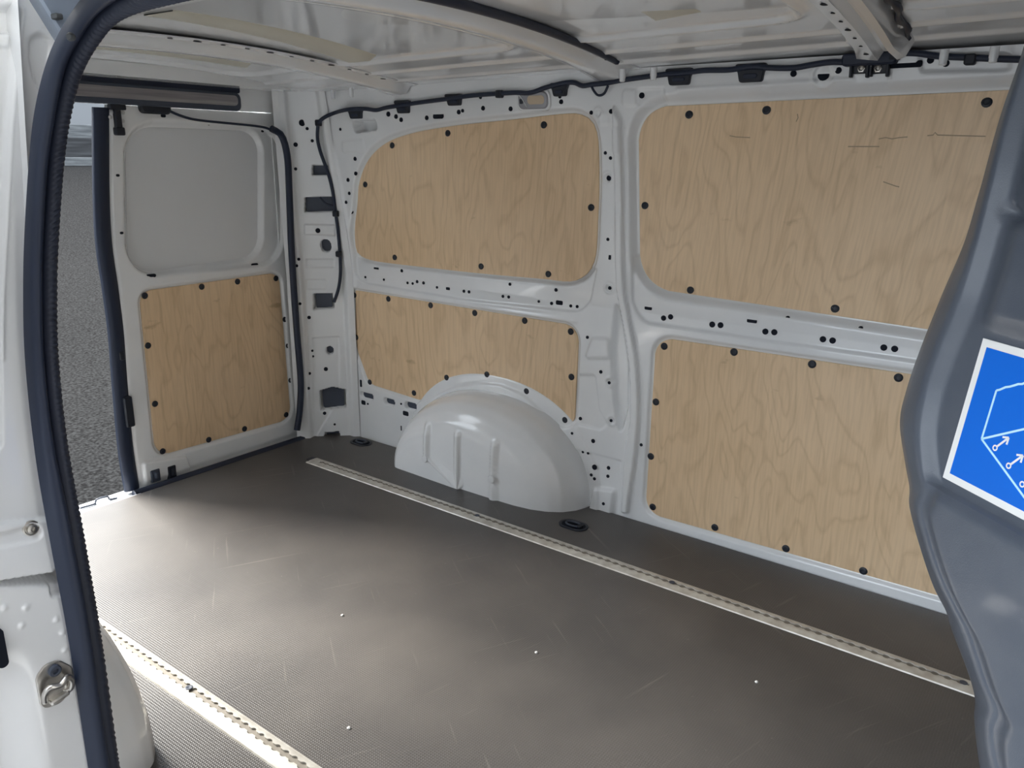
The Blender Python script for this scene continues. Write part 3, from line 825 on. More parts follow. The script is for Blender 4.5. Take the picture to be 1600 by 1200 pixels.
# white painted rear sill with a wire loop
v, f = prism([(-0.105, -1.60), (-0.004, -1.60), (-0.004, -0.10), (-0.105, -0.10)], lambda x, y, h: (x, y, h), -0.06, -0.014, 0.004)
v2, f2 = prism([(-0.018, -1.60), (-0.006, -1.60), (-0.006, -0.845), (-0.018, -0.845)], lambda x, y, h: (x, y, h), -0.02, -0.004, 0.002)
props(build('trim_2', *join((v, f), (v2, f2)), M['white'], smooth=False), 'white painted sill edge of the open rear doorway', kind='structure')
lo = [on(px, py, 2, -0.010) for px, py in ((125, 794), (146, 788), (149, 785))] + [on(152, 780, 2, 0.0), on(168, 776, 2, 0.0), on(171, 780, 2, -0.010), on(183, 778, 2, -0.012)]
v, f = tube(spline(lo, 40), 0.0032, 6)
props(build('latch_loop', v, f, M['cavity']), 'small wire latch loop on the white sill in the open rear doorway', 'loop')

# ---- near body side: closed rear part with wheel arch, and the door jamb
jz = np.arange(-0.12, 1.36, 0.0022)
XJ = 1.418
def xj(z): return XJ - 0.085 * sm(0.42, 0.95, np.asarray(z, float))
def J(px, py, d=0.0):
    x = XJ
    for _ in range(10):
        P = on(px, py, 0, x + d); x = float(xj(P[2]))
    return P[1:]
jr = np.array([J(px, py) for px, py in [(96, 30), (90, 86), (70, 180), (60, 280), (54, 400), (56, 500), (68, 690), (89, 810), (109, 920), (128, 1000), (160, 1200), (172, 1270)]])
o_ = np.argsort(jr[:, 1]); jr = jr[o_]
ytop = np.interp(jz, jr[:, 1], jr[:, 0]); nj = 150
JU = np.linspace(0, 1, nj)
JY = -1.93 + (ytop + 1.93)[None, :] * (JU[:, None] ** 0.6); JZ = np.repeat(jz[None, :], nj, 0); JD = np.zeros_like(JY)


def JL(pts): return np.array([J(*q) for q in pts])


for q, r, h, w in (([(-200, 818), (0, 815), (79, 808), (84, 880), (80, 891), (0, 904), (-200, 930)], 0.006, 0.012, 0.002),
                   ([(-200, 838), (0, 829), (50, 816), (60, 824), (58, 836), (40, 842), (0, 851), (-200, 870)], 0.008, -0.004, 0.002),
                   ([(-200, 930), (0, 904), (80, 892), (97, 893), (97, 908), (0, 911), (-200, 917)], 0.001, -0.030, 0.0015),
                   ([(-200, 918), (0, 912), (74, 912), (76, 928), (300, 928), (320, 1300), (-200, 1300)], 0.004, 0.008, 0.0025),
                   ([(-200, 20), (20, 8), (33, 14), (16, 200), (5, 400), (0, 600), (2, 700), (-200, 780)], 0.01, -0.012, 0.004),
                   ([(-200, 28), (29, 12), (24, 50), (-200, 70)], 0.008, -0.006, 0.002), ([(-200, 64), (22, 50), (18, 72), (-200, 86)], 0.004, 0.004, 0.002),
                   ([(48, 50), (85, 60), (70, 150), (54, 130), (46, 90)], 0.015, -0.006, 0.004)):
    JD += h * sm(w, -w, sdf(JY, JZ, rounded(JL(q), r)))
JD += 0.004 * np.exp(-(path_dist(JY, JZ, JL([(33, 15), (17, 200), (6, 400), (2, 560)])) / 0.003) ** 2)
for px, py in ((36, 946), (30, 974), (84, 965), (97, 1012), (3, 946), (93, 985)):
    c = J(px, py); JD += 0.0014 * np.exp(-(np.hypot(JY - c[0], JZ - c[1]) / 0.0035) ** 2)
JD -= 0.02 * sm(-1.735, -1.80, JY) * sm(0.52, 0.40, JZ)
V = np.stack([xj(JZ) + JD, JY, JZ], -1).reshape(-1, 3)
jamb = props(build('wall_right', V, grid_faces(nj, len(jz)), M['white']), 'white painted door jamb of the near body side with striker', kind='structure')
# near side body behind the jamb
nx = np.linspace(-0.10, 1.35, 24); nz = np.linspace(-0.12, 1.34, 24); NX, NZ = np.meshgrid(nx, nz, indexing='ij')
V = np.stack([NX, -1.66 - yw(NZ) * 0.6, NZ], -1).reshape(-1, 3); build('inner_side', V, grid_faces(len(nx), len(nz)), M['white'], jamb)
v, f = prism([(-0.10, -0.60), (XJ - 0.012, -0.60), (XJ - 0.012, 1.34), (-0.10, 1.34)], lambda x, z, h: (x, h, z), -1.92, -1.86, 0.004); build('outer_skin', v, f, M['white'], jamb, smooth=False)
# white header above the near opening and channel over the jamb
v, f = prism([(-1.76, 1.262), (-1.56, 1.285), (-1.55, 1.37), (-1.76, 1.37)], lambda y, z, h: (h, y, z), 1.46, 2.75, 0.004)
build('opening_header', v, f, M['white'], jamb, smooth=False)
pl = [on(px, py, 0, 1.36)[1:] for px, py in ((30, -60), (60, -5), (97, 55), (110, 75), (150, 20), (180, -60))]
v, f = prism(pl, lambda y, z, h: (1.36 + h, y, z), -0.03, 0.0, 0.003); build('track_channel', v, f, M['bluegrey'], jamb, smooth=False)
P = on(89, 26, 0, 1.365); v, f = prism(oval(P[1], P[2], 0.010, 0.007, 0.002), lambda y, z, h: (1.36 + h, y, z), 0.0, 0.012, 0.002); build('channel_clip', v, f, M['kerb'], jamb, sharp=30)
# cab side ahead of the doorway
v, f = prism([(2.70, -0.6), (4.0, -0.6), (3.9, 0.35), (3.2, 1.30), (2.70, 1.34)], lambda x, z, h: (x, h, z), -1.88, -1.66, 0.01)
build('cab_side', v, f, M['white'], jamb, smooth=False)
# bolt
y, z = J(48, 825, 0.008); bolt_x = float(xj(z)) + 0.007
v, f = lathe([(0.0105, 0), (0.0105, 0.003), (0.009, 0.004), (0.0075, 0.002), (0.0068, 0.002), (0.0062, 0.007), (0.003, 0.0075), (0.0025, 0.005)], 20)
inst('bolt', mesh_data('bolt', v, f, M['steel']), (bolt_x, y, z), (0, math.pi / 2, 0), jamb)
v, f = prism(oval(*J(-6, 1008), 0.013, 0.055, None), lambda y, z, h: (XJ + h, y, z), 0.0, 0.0095, 0.0003); build('hole', v, f, M['hole'], jamb, smooth=False)
# striker: plate, hoop, bolt
yc, zc = J(86, 1067, 0.010)
sk = empty('door_striker', (XJ + 0.008, yc, zc - 0.03)); props(sk, 'metal door striker with plate, hoop and bolt on the white jamb', 'striker')


def jframe(y, z, h): return (XJ + 0.008 + h, yc + y, zc + z)


v, f = prism(rounded([(-0.022, -0.030), (0.004, -0.034), (0.022, -0.018), (0.024, 0.012), (0.010, 0.030), (-0.008, 0.033), (-0.022, 0.020)], 0.012), jframe, 0.0, 0.0032, 0.001)
build('striker_plate', v, f, M['steel'], sk, sharp=35)
hp = [(-0.016, -0.020, 0.003), (-0.017, -0.004, 0.010), (-0.012, 0.006, 0.016), (0.0, 0.004, 0.018), (0.010, 0.009, 0.016), (0.017, 0.0, 0.012), (0.016, -0.014, 0.008), (0.010, -0.020, 0.003)]
build('striker_hoop', *tube(spline([jframe(*q) for q in hp], 40), 0.0042, 8), M['steel'], sk)
v, f = prism(rounded([(-0.012, -0.026), (0.012, -0.022), (0.013, -0.016), (-0.012, -0.019)], 0.002), jframe, 0.002, 0.013, 0.002); build('striker_tongue', v, f, M['steel'], sk, sharp=35)
P = jframe(0.001, 0.020, 0.003)
v, f = lathe([(0.0082, 0), (0.0082, 0.004), (0.007, 0.005), (0.004, 0.005), (0.0035, 0.002)], 16); inst('striker_bolt', mesh_data('striker_bolt', v, f, M['cavity']), P, (0, math.pi / 2, 0), sk)

# ---- big black seal round the near doorway: bulb plus ribbed lip


def NR(px, py, y0):
    y = y0
    for _ in range(8):
        P = on(px, py, 1, y); y = y0 + LEAN_K * max(P[2] - LEAN_Z, 0) * 0.9
    return P


o_px = [(166, 1280), (150, 1200), (120, 1000), (92, 850), (63, 700), (47, 560), (44, 450), (45, 380), (51, 270), (62, 180), (80, 95), (104, 45), (134, 0), (175, -38), (260, -70)]
i_px = [(196, 1280), (181, 1200), (152, 1000), (127, 850), (103, 700), (89, 560), (87, 450), (91, 350), (99, 250), (108, 180), (128, 115), (160, 58), (203, 20), (300, -2), (420, -22)]
# make the two curves run side by side (same parameter as the photo points)
def by_knots(pts, n):
    P = np.array(pts); u = np.linspace(0, len(P) - 1, n); Q = np.vstack([2 * P[0] - P[1], P, 2 * P[-1] - P[-2]]); out = []
    for t in u:
        i = min(int(t), len(P) - 2); s = t - i; p0, p1, p2, p3 = Q[i:i + 4]
        out.append(0.5 * (2 * p1 + (p2 - p0) * s + (2 * p0 - 5 * p1 + 4 * p2 - p3) * s * s + (3 * p1 - p0 - 3 * p2 + p3) * s ** 3))
    return np.array(out)


NS = 860
ok = [NR(px, py, -1.690) for px, py in o_px]; ik = [NR(px, py, -1.655) for px, py in i_px]
o_end, i_end = ok[-1], ik[-1]
for dx in (0.30, 0.65, 0.95):                                        # the seal runs on along the top of the doorway
    ok.append(o_end + np.array([dx, 0, 0.004])); ik.append(i_end + np.array([dx, 0, 0.004]))
OC = by_knots(ok, NS); IC = by_knots(ik, NS)
T = np.gradient((OC + IC) / 2, axis=0); T /= np.linalg.norm(T, axis=1)[:, None]
A_ = IC - OC; Nn = np.cross(A_, T); Nn /= np.linalg.norm(Nn, axis=1)[:, None]
if (Nn[200] @ (EYE - OC[200])) < 0: Nn = -Nn
arc = np.r_[0, np.cumsum(np.linalg.norm(np.diff((OC + IC) / 2, axis=0), axis=1))]
prof_b = [(0.0, -0.012), (0.0, 0.003), (0.05, 0.008), (0.14, 0.012), (0.24, 0.0135), (0.34, 0.011), (0.42, 0.006), (0.46, 0.002), (0.46, -0.012)]
Vb = np.stack([OC + A_ * t + Nn * h for t, h in prof_b], 1).reshape(-1, 3)
seal = props(build('doorway_seal', Vb, grid_faces(NS, len(prof_b), False, True), M['black'], sharp=60), 'wide black rubber seal sweeping round the near doorway with ribbed lip', 'seal')
rib = 0.0022 * (0.5 + 0.5 * np.cos(arc / 0.0075 * 2 * math.pi))
prof_l = [(0.44, 0.004, 0), (0.50, 0.0075, 0), (0.56, 0.010, 0), (0.62, 0.011, 1), (0.72, 0.0115, 1), (0.84, 0.0105, 1), (0.92, 0.008, 1), (0.97, 0.005, 0), (0.98, 0.000, 0), (1.0, -0.010, 0), (0.44, -0.010, 0)]
Vl = np.stack([OC + A_ * t + Nn * (h + k * rib)[:, None] if k else OC + A_ * t + Nn * h for t, h, k in prof_l], 1).reshape(-1, 3)
build('ribbed_lip', Vl, grid_faces(NS, len(prof_l), False, True), M['sealrib'], seal, sharp=60)
P = NR(113, 43, -1.69); v, f = lathe([(0.004, 0), (0.005, 0.004), (0.003, 0.008)], 10)
inst('seal_plug', mesh_data('seal_plug', v, f, M['kerb']), P + Nn[int(11.2 / (len(ok) - 1) * NS)] * 0.014, (math.pi / 2, 0, 0.6), seal)

# ---- wheel arches
def wheel_arch(mirror, name, lab, beads=True):
    n1, n2 = 140, 46
    ol = arch_outline(n1, -0.012); ol[:, 1] *= 0.945
    th = np.linspace(0, 1, n1)
    prof = np.array([(0, 0.0), (0.004, 0.028), (0.014, 0.066), (0.036, 0.104), (0.068, 0.132), (0.108, 0.150), (0.155, 0.159), (0.22, 0.162), (0.34, 0.163), (0.352, 0.163)])
    t = np.linspace(0, 1, n2); r_i = np.interp(t, np.linspace(0, 1, len(prof)), prof[:, 0]); y_i = np.interp(t, np.linspace(0, 1, len(prof)), prof[:, 1])
    pr = spline(np.stack([r_i, y_i], 1), n2)
    V = np.zeros((n1, n2, 3))
    for i in range(n1):
        k = 0.28 + 0.55 * sm(0.0, 0.35, th[i]) + (-0.30 if mirror else 0.22) * sm(0.3, 1.0, th[i])       # sharper shoulder at the rear, long nose at the front
        sc = np.clip(1 - pr[:, 0] * k / 0.352, 0.0, 1)
        sc = np.where(np.arange(n2) == n2 - 1, 0.0, sc)
        V[i, :, 0] = ARCX - 0.04 + (ol[i, 0] - ARCX + 0.04) * sc; V[i, :, 2] = ol[i, 1] * sc; V[i, :, 1] = -pr[:, 1] + 0.004
    if beads:
        for bx in BEADX:
            w = np.exp(-((V[..., 0] - bx) / 0.011) ** 4) * sm(0.215, 0.195, V[..., 2]) * sm(0.12, 0.15, -V[..., 1])
            V[..., 1] -= 0.011 * w
        w = np.exp(-((V[..., 2] - 0.225) / 0.018) ** 2) * sm(0.56, 0.66, V[..., 0]) * sm(0.98, 0.86, V[..., 0]) * sm(0.1, 0.14, -V[..., 1]); V[..., 1] -= 0.004 * w
    V[..., 2] -= 0.004
    if mirror: V[..., 1] = -1.62 - V[..., 1]
    F_ = grid_faces(n1, n2); F_ = F_ if mirror else F_[:, ::-1]
    o = build(name, V.reshape(-1, 3), F_, M['white']); return props(o, lab, 'wheel arch', 'wheel arches')


BEADX = [on(px, py, 1, -0.163)[0] for px, py in ((665, 705), (713, 720), (769, 735))]
wa = wheel_arch(False, 'wheel_arch', 'rounded white wheel arch with pressed beads against the far side')
for bx in (BEADX[0], BEADX[2]):
    for zz in (0.075,):
        v, f = lathe([(0.014, 0), (0.012, 0.003), (0.007, 0.004)], 14); inst('boss', mesh_data('boss', v, f, M['white']), (bx, -0.168, zz), (math.pi / 2, 0, 0), wa)
wheel_arch(True, 'wheel_arch', 'smooth white wheel arch just inside the near doorway seal', False)

# ---- lashing rails with keyhole track


def lashing_rail(yfar, width, x0, x1, lab, screws):
    root = empty('lashing_rail', ((x0 + x1) / 2, yfar - width / 2, 0)); props(root, lab, 'rail', 'lashing rails in the floor')
    yc_ = yfar - 0.0195; R, s, pitch, zt = 0.0088, 0.0045, 0.0254, 0.0042
    xs = np.arange(x0, x1, 0.0018); k = np.round((xs - x0 - 0.05) / pitch); dx = xs - x0 - 0.05 - k * pitch
    inner = np.where(np.abs(dx) < R, np.sqrt(np.maximum(R * R - dx * dx, 0)), 0); inner = np.maximum(inner, s)
    end = (xs < x0 + 0.035) | (xs > x1 - 0.06); inner = np.where(end, 0.0, inner)
    cols = [(yfar, 0), (yfar, zt * 0.6), (yfar - 0.004, zt * 0.7), (yfar - 0.007, zt)]
    V = [np.stack([xs, np.full_like(xs, y), np.full_like(xs, z)], -1) for y, z in cols]
    V.append(np.stack([xs, yc_ + inner, np.full_like(xs, zt)], -1)); V.append(np.stack([xs, yc_ + inner, np.full_like(xs, 0.0006)], -1))
    A = np.stack(V, 1); na = A.shape[1]
    V = [np.stack([xs, yc_ - inner, np.full_like(xs, 0.0006)], -1), np.stack([xs, yc_ - inner, np.full_like(xs, zt)], -1)]
    for y, z in [(yc_ - 0.016, zt), (yc_ - 0.019, zt * 0.75), (yfar - width + 0.002, zt * 0.7), (yfar - width, 0)]: V.append(np.stack([xs, np.full_like(xs, y), np.full_like(xs, z)], -1))
    B = np.stack(V, 1); nb = B.shape[1]
    Vt = np.vstack([A.reshape(-1, 3), B.reshape(-1, 3)]); Ft = np.vstack([grid_faces(len(xs), na), grid_faces(len(xs), nb) + len(xs) * na])
    build('track', Vt, Ft, M['alu'], root, sharp=40)
    v, f = prism([(x0 + 0.03, yc_ - 0.0095), (x1 - 0.055, yc_ - 0.0095), (x1 - 0.055, yc_ + 0.0095), (x0 + 0.03, yc_ + 0.0095)], lambda x, y, h: (x, y, h), 0.0002, 0.0008, 0.0001)
    build('track_channel', v, f, M['alu_dark'], root, smooth=False)
    sv, sf = lathe([(0.008, 0), (0.008, 0.001), (0.0055, 0.0014), (0.003, 0.0006)], 12); sme = mesh_data('screw', sv, sf, M['cavity'])
    for x in screws: inst('screw', sme, (x, yc_, zt), (0, 0, 0), root)
    v, f = prism([(x0 - 0.02, yc_ - 0.015), (x0, yc_ - 0.02), (x0, yc_ + 0.015), (x0 - 0.02, yc_ + 0.012)], lambda x, y, h: (x, y, h), 0.0, 0.005, 0.001)
    build('end_cap', v, f, M['clip'], root, smooth=False)
    return root


lashing_rail(-0.274, 0.054, 0.205, 2.44, 'metal lashing rail along the floor near the far side, full length visible', [0.997, 1.672, 2.369])
lashing_rail(-1.312, 0.054, 0.205, 2.44, 'pale lashing rail in the floor beside the near doorway, partly behind its seal', [1.053, 1.672, 2.369])

# ---- recessed lashing eyes


def lashing_eye(cx, cy, lab):
    e = empty('lashing_eye', (cx, cy, 0)); props(e, lab, 'lashing eye', 'recessed lashing eyes in the floor')
    fr_ = lambda x, y, h: (cx + x, cy + y, h)
    oo = oval(0, 0, 0.098, 0.064); ii = oval(0, 0, 0.078, 0.046); n = len(oo); V = []
    for pl_, h in ((oo, 0.0), (oo * 0.99, 0.003), (ii * 1.05, 0.0035), (ii, 0.0008)): V += [fr_(x, y, h) for x, y in pl_]
    build('rim', V, grid_faces(4, n, False, True), M['clip'], e, sharp=40)
    v, f = prism(oval(0, 0, 0.079, 0.047), fr_, 0.0003, 0.0012, 0.0002); build('bowl', v, f, M['hole'], e, smooth=False)
    pts = [fr_(0.026 * math.cos(a) , 0.014 * math.sin(a), 0.005) for a in np.linspace(0, 2 * math.pi, 24, endpoint=False)]
    build('ring', *tube(pts, 0.0032, 6, True), M['cavity'], e)
    v, f = prism(oval(0.024, 0, 0.016, 0.024, 0.005), fr_, 0.001, 0.0085, 0.002); build('hinge_block', v, f, M['clip'], e, sharp=30)


lashing_eye(1.272, -0.158, 'black oval lashing eye in the floor just ahead of the far wheel arch')
lashing_eye(0.205, -0.052, 'black oval lashing eye in the floor corner behind the far wheel arch')

cv, cf = lathe([(0.0035, 0), (0.0040, 0.0015), (0.0022, 0.0034)], 7); crumb_me = mesh_data('crumb', cv, cf, M['stickwhite'])
for px, py, wh in ((535, 962, 'in the bright patch'), (545, 1138, 'close to the near lashing rail'), (838, 1020, 'in the middle'), (1182, 1066, 'in the shade towards the bulkhead')):
    c_ = FLR(px, py); o = inst('crumb', crumb_me, (c_[0], c_[1], 0.0), (0, 0, px), None); props(o, 'tiny white crumb lying loose on the floor board ' + wh, 'crumb', 'white crumbs on the floor')

# ---- wiring harness along the top of the far side and down the corner pillar
hx = [(497, 192), (506, 184), (524, 176), (545, 171), (570, 170), (588, 172), (605, 168), (650, 161), (695, 155), (740, 149), (800, 145), (828, 145), (852, 137), (880, 130), (897, 129), (910, 134), (925, 132), (945, 130), (980, 124), (1040, 116), (1068, 114),
      (1100, 110), (1140, 109), (1175, 104), (1205, 106), (1240, 106), (1270, 101), (1300, 97), (1335, 97), (1372, 90), (1400, 84), (1430, 83), (1470, 88), (1520, 90), (1560, 92), (1597, 93)]
pts = []
for px, py in hx:
    if px < 530:
        c = CP(px, py, 0.034); pts.append(corner_pos(np.array(c[0]), np.array(c[1]), np.array(0.034)))
    else:
        dd = 0.034 if px < 560 else (0.022 if px < 600 else 0.012); x, z = W(px, py, dd); pts.append(np.array(wframe(x, z, dd)))
pts = [p for p in pts]
har = empty('wiring_harness', pts[12]); props(har, 'thin black wiring harness clipped along the roof edge and down the corner pillar', 'cable')
build('roof_cable', *tube(spline(pts, 260), 0.0068, 8), M['black'], har)
pd = []
for px, py in [(497, 192), (496, 215), (500, 235), (507, 255), (514, 275), (520, 300), (524, 330), (528, 360), (531, 395), (532, 425), (529, 450), (522, 472)]:
    c = CP(px, py, 0.018); pd.append(corner_pos(np.array(c[0]), np.array(c[1]), np.array(0.018)))
build('pillar_cable', *tube(spline(pd, 90), 0.0062, 8), M['black'], har)
pb = [(500, 308), (508, 317), (515, 320), (522, 322)]
build('branch_cable', *tube(spline([corner_pos(np.array(CP(*q, 0.006)[0]), np.array(CP(*q, 0.006)[1]), np.array(0.006)) for q in pb], 16), 0.004, 6), M['black'], har)
pv = [(923, 132), (928, 142), (935, 149), (944, 146), (950, 134)]
build('branch_cable', *tube(spline([wframe(*W(*q, 0.014), 0.014) for q in pv], 24), 0.0035, 6), M['black'], har)
for px, py in ((497, 192), (524, 334), (529, 397), (780, 147), (1398, 86), (1516, 93)):
    if px < 540:
        c = CP(px, py, 0.022); P = corner_pos(np.array(c[0]), np.array(c[1]), np.array(0.022))
    else:
        P = np.array(wframe(*W(px, py, 0.014), 0.014))
    v, f = prism(oval(0, 0, 0.022, 0.022, 0.005), lambda a, b2, h: (P[0] + a, P[1] - h, P[2] + b2), -0.008, 0.008, 0.003); build('cable_tie', v, f, M['clip'], har, sharp=30)
# black roof-edge retainer clips
lab_t = ['above the punched hole in the rear corner', 'second from the rear corner', 'third from the rear corner', 'just ahead of the courtesy lamp', 'at the front window corner', 'midway above the large upper panel']
for k, (px, py, w, h) in enumerate(((556, 177, .060, .036), (630, 167, .056, .040), (710, 156, .056, .034), (875, 140, .048, .036), (1062, 120, .062, .040), (1174, 114, .064, .042))):
    x, z = W(px, py, 0.004); c = empty('roof_clip', wframe(x, z - h / 2, 0.0)); props(c, 'black plastic roof-edge clip ' + lab_t[k], 'clip', 'black clips along the roof edge')
    v, f = prism(rounded([(x - w / 2 - 0.01, z + h / 2), (x + w / 2 + 0.01, z + h / 2), (x + w / 2, z), (x + w / 2 - 0.004, z - h / 2), (x - w / 2 + 0.004, z - h / 2), (x - w / 2, z)], 0.006), wframe, -0.012, 0.012, 0.002)
    build('clip_body', v, f, M['clip'], c, sharp=35)
    v, f = prism(oval(x, z - h * 0.18, w * 0.55, h * 0.25), wframe, 0.011, 0.0145, 0.001); build('clip_tab', v, f, M['black'], c, sharp=35)
# bracket with two bolts
br = empty('bolted_bracket', wframe(*W(1360, 105), 0.0)); props(br, 'black bracket with two bolt heads under the front cross bow', 'bracket')
for px in (1346, 1372):
    x, z = W(px, 104, 0.01)
    a = prism(oval(x, z + 0.006, 0.046, 0.040, 0.003), wframe, -0.01, 0.006, 0.002)
    bb = prism(oval(x - 0.021, z, 0.007, 0.044, 0.002), wframe, 0.004, 0.016, 0.002); cc = prism(oval(x + 0.021, z, 0.007, 0.044, 0.002), wframe, 0.004, 0.016, 0.002)
    pl_ = build('bracket_pocket', *join(a, bb, cc), M['clip'], br, sharp=35)
    v, f = lathe([(0.0085, 0), (0.0085, 0.005), (0.006, 0.006), (0.003, 0.004)], 6)
    inst('bolt_head', mesh_data('bolt_head', v, f, M['steel']), wframe(x, z - 0.004, 0.006), (math.pi / 2, 0, 0), pl_)
x, z = W(1358, 92, 0.015); v, f = prism(oval(x, z, 0.115, 0.026, 0.008), wframe, 0.0, 0.022, 0.004); build('bracket_cap', v, f, M['black'], br, sharp=35)

# ---- courtesy lamp
x, z = W(833, 157, 0.006); lamp = empty('courtesy_lamp', wframe(x, z - 0.028, 0)); props(lamp, 'small clear courtesy lamp set in the white rail above the rear upper panel', 'lamp')
v, f = prism(oval(x, z, 0.118, 0.058, 0.020), wframe, -0.004, 0.006, 0.002); build('lamp_housing', v, f, M['white'], lamp, sharp=35)
v, f = prism(oval(x, z, 0.106, 0.047, 0.017), wframe, 0.004, 0.010, 0.003); lens = build('lens', v, f, M['trimgrey'], lamp, sharp=35)
lens.data.materials.clear(); M['lamplens'] = mat('smoky_lens', (0.33, 0.33, 0.35), 0.18, coat=0.5); lens.data.materials.append(M['lamplens'])
v, f = prism(oval(x + 0.012, z + 0.001, 0.060, 0.024, 0.010), wframe, 0.0095, 0.0108, 0.0006); build('reflector', v, f, M['lamp_amber'], lamp, sharp=35)
v, f = prism(oval(x - 0.040, z - 0.002, 0.012, 0.014, 0.003), wframe, 0.0095, 0.0118, 0.0006); build('switch', v, f, M['clip'], lamp, sharp=35)
v, f = tube([wframe(x - 0.05, z + 0.02, 0.0105), wframe(x - 0.035, z + 0.005, 0.0112), wframe(x - 0.02, z - 0.018, 0.0105)], 0.0018, 6); build('lens_wire', v, f, M['white'], lamp)

# ================================================================ BULKHEAD
SA = on(1525, 527, 1, -1.20)
th = math.radians(41); e1 = np.array([math.cos(th), -math.sin(th), 0.0])
r_b = ray(1462, 745); SB = EYE + ((SA - EYE) @ e1) / (r_b @ e1) * r_b
e2 = SA - SB; e2 /= np.linalg.norm(e2); e3 = np.cross(e1, e2); e3 /= np.linalg.norm(e3)
if e3 @ (EYE - SA) < 0: e3 = -e3


def S(px, py):
    P = onplane(px, py, SA, e3) - SA; return np.array([P @ e1, P @ e2])


def SP(u, v_, h=0.0): return SA + e1 * u + e2 * v_ + e3 * h


# crease and silhouette, measured down the edge
crease = [(1640, -60), (1612, 60), (1575, 180), (1545, 300), (1522, 390), (1497, 470), (1467, 545), (1446, 610), (1436, 670), (1440, 730), (1447, 762), (1437, 790), (1448, 840), (1468, 900), (1492, 950), (1510, 985), (1535, 1060), (1553, 1105), (1546, 1130), (1548, 1165), (1560, 1210), (1585, 1280)]
silh = [(1632, -60), (1604, 70), (1562, 190), (1530, 300), (1506, 380), (1472, 460), (1438, 545), (1416, 610), (1406, 660), (1414, 722), (1421, 762), (1421, 792), (1436, 850), (1458, 915), (1478, 955), (1487, 985), (1512, 1050), (1523, 1090), (1522, 1120), (1526, 1165), (1534, 1210), (1560, 1280)]
NB = 240
KR = by_knots(np.array([S(*q) for q in crease]), NB)
SI = by_knots(np.array(silh, float), NB)
rows = []
grooves = []
vspan = KR[:, 1]
g1 = S(1570, 340)[1]; g2 = S(1540, 512)[1]; g3 = S(1490, 775)[1]
ue = np.concatenate([np.linspace(0, 0.04, 14), np.linspace(0.044, 0.30, 44), [0.40, 0.55]])
for i in range(NB):
    u0, v0 = KR[i]
    K3 = SP(u0, v0, 0)
    # silhouette point sits behind the crease (further into the load space)
    d = ray(*SI[i]); tK = ((K3 - EYE) @ AF) / (d @ AF)
    S3 = EYE + d * (tK + 0.055)
    back = np.array([[max(S3[0], 2.30) + 0.20 * sm(0, 1, np.array(s)), S3[1] + (-0.0 - S3[1]) * s, S3[2]] for s in (1.0, 0.75, 0.5, 0.3, 0.15, 0.06)])
    back[:, 0] = np.minimum(np.maximum(back[:, 0], S3[0]), 2.515)
    front = []
    # rounded rim between silhouette and crease
    q1 = S3 * 0.62 + K3 * 0.38 + e3 * 0.004; q2 = S3 * 0.25 + K3 * 0.75 + e3 * 0.003
    # face: height field over the face plane
    face = []
    for du in ue:
        u = u0 + du
        h = -0.010 * sm(0.0, 0.018, du) if v0 > g3 else -0.004 * sm(0.0, 0.018, du)
        gg = math.exp(-((v0 - g1 + 0.25 * (du - 0.05)) / 0.007) ** 2) * sm(0.006, 0.03, du)
        h -= 0.012 * gg
        h += 0.010 * sm(g2 - 0.008, g2 + 0.018, v0) * sm(0.02, 0.05, du)
        h += 0.012 * sm(g3 + 0.006, g3 - 0.012, v0) * sm(0.0, 0.03, du)
        face.append(SP(u, v0, h))
    rows.append(np.vstack([back, S3[None], q1[None], q2[None], K3[None] + e3 * 0.001, np.array(face[1:])]))
BV = np.array(rows)
bk = build('bulkhead', BV.reshape(-1, 3), grid_faces(NB, BV.shape[1])[:, ::-1], M['plastic'], sharp=75)
props(bk, 'dark grey moulded plastic bulkhead bulging into the load space with blue sticker', 'bulkhead')
v, f = prism([(-1.10, -0.05), (0.05, -0.05), (0.05, 1.30), (-1.10, 1.30)], lambda y, z, h: (h, y, z), 2.53, 2.56, 0.004)
build('backing_wall', v, f, M['plastic'], bk, smooth=False)

# sticker on the face
stk_w = 0.20
HB = -0.0098


def flat(pl, h0, h1, name, m_, par, bev=0.0001):
    v, f = prism(pl, lambda a, b2, h: tuple(SP(a, b2, HB + h)), h0, h1, bev); return build(name, v, f, m_, par, smooth=False)


hgt = -S(1462, 745)[1]
st_ = flat([(0, -hgt), (stk_w, -hgt), (stk_w, 0), (0, 0)], 0.0, 0.0012, 'sticker', M['stickwhite'], bk); st_['label'] = 'blue load-securing sticker with white border'
bw = 0.0075
flat([(bw, -hgt + bw), (stk_w - bw, -hgt + bw), (stk_w - bw, -bw), (bw, -bw)], 0.0011, 0.0015, 'blue_field', M['blue'], st_)


def line2(pts, w, name, m_=None):
    pts = np.array(pts); t_ = np.gradient(pts, axis=0); t_ /= np.linalg.norm(t_, axis=1)[:, None]; n_ = np.stack([-t_[:, 1], t_[:, 0]], 1)
    pl = np.vstack([pts + n_ * w / 2, (pts - n_ * w / 2)[::-1]])
    return prism(pl, lambda a, b2, h: tuple(SP(a, b2, HB + h)), 0.0014, 0.0018, 0.00005)


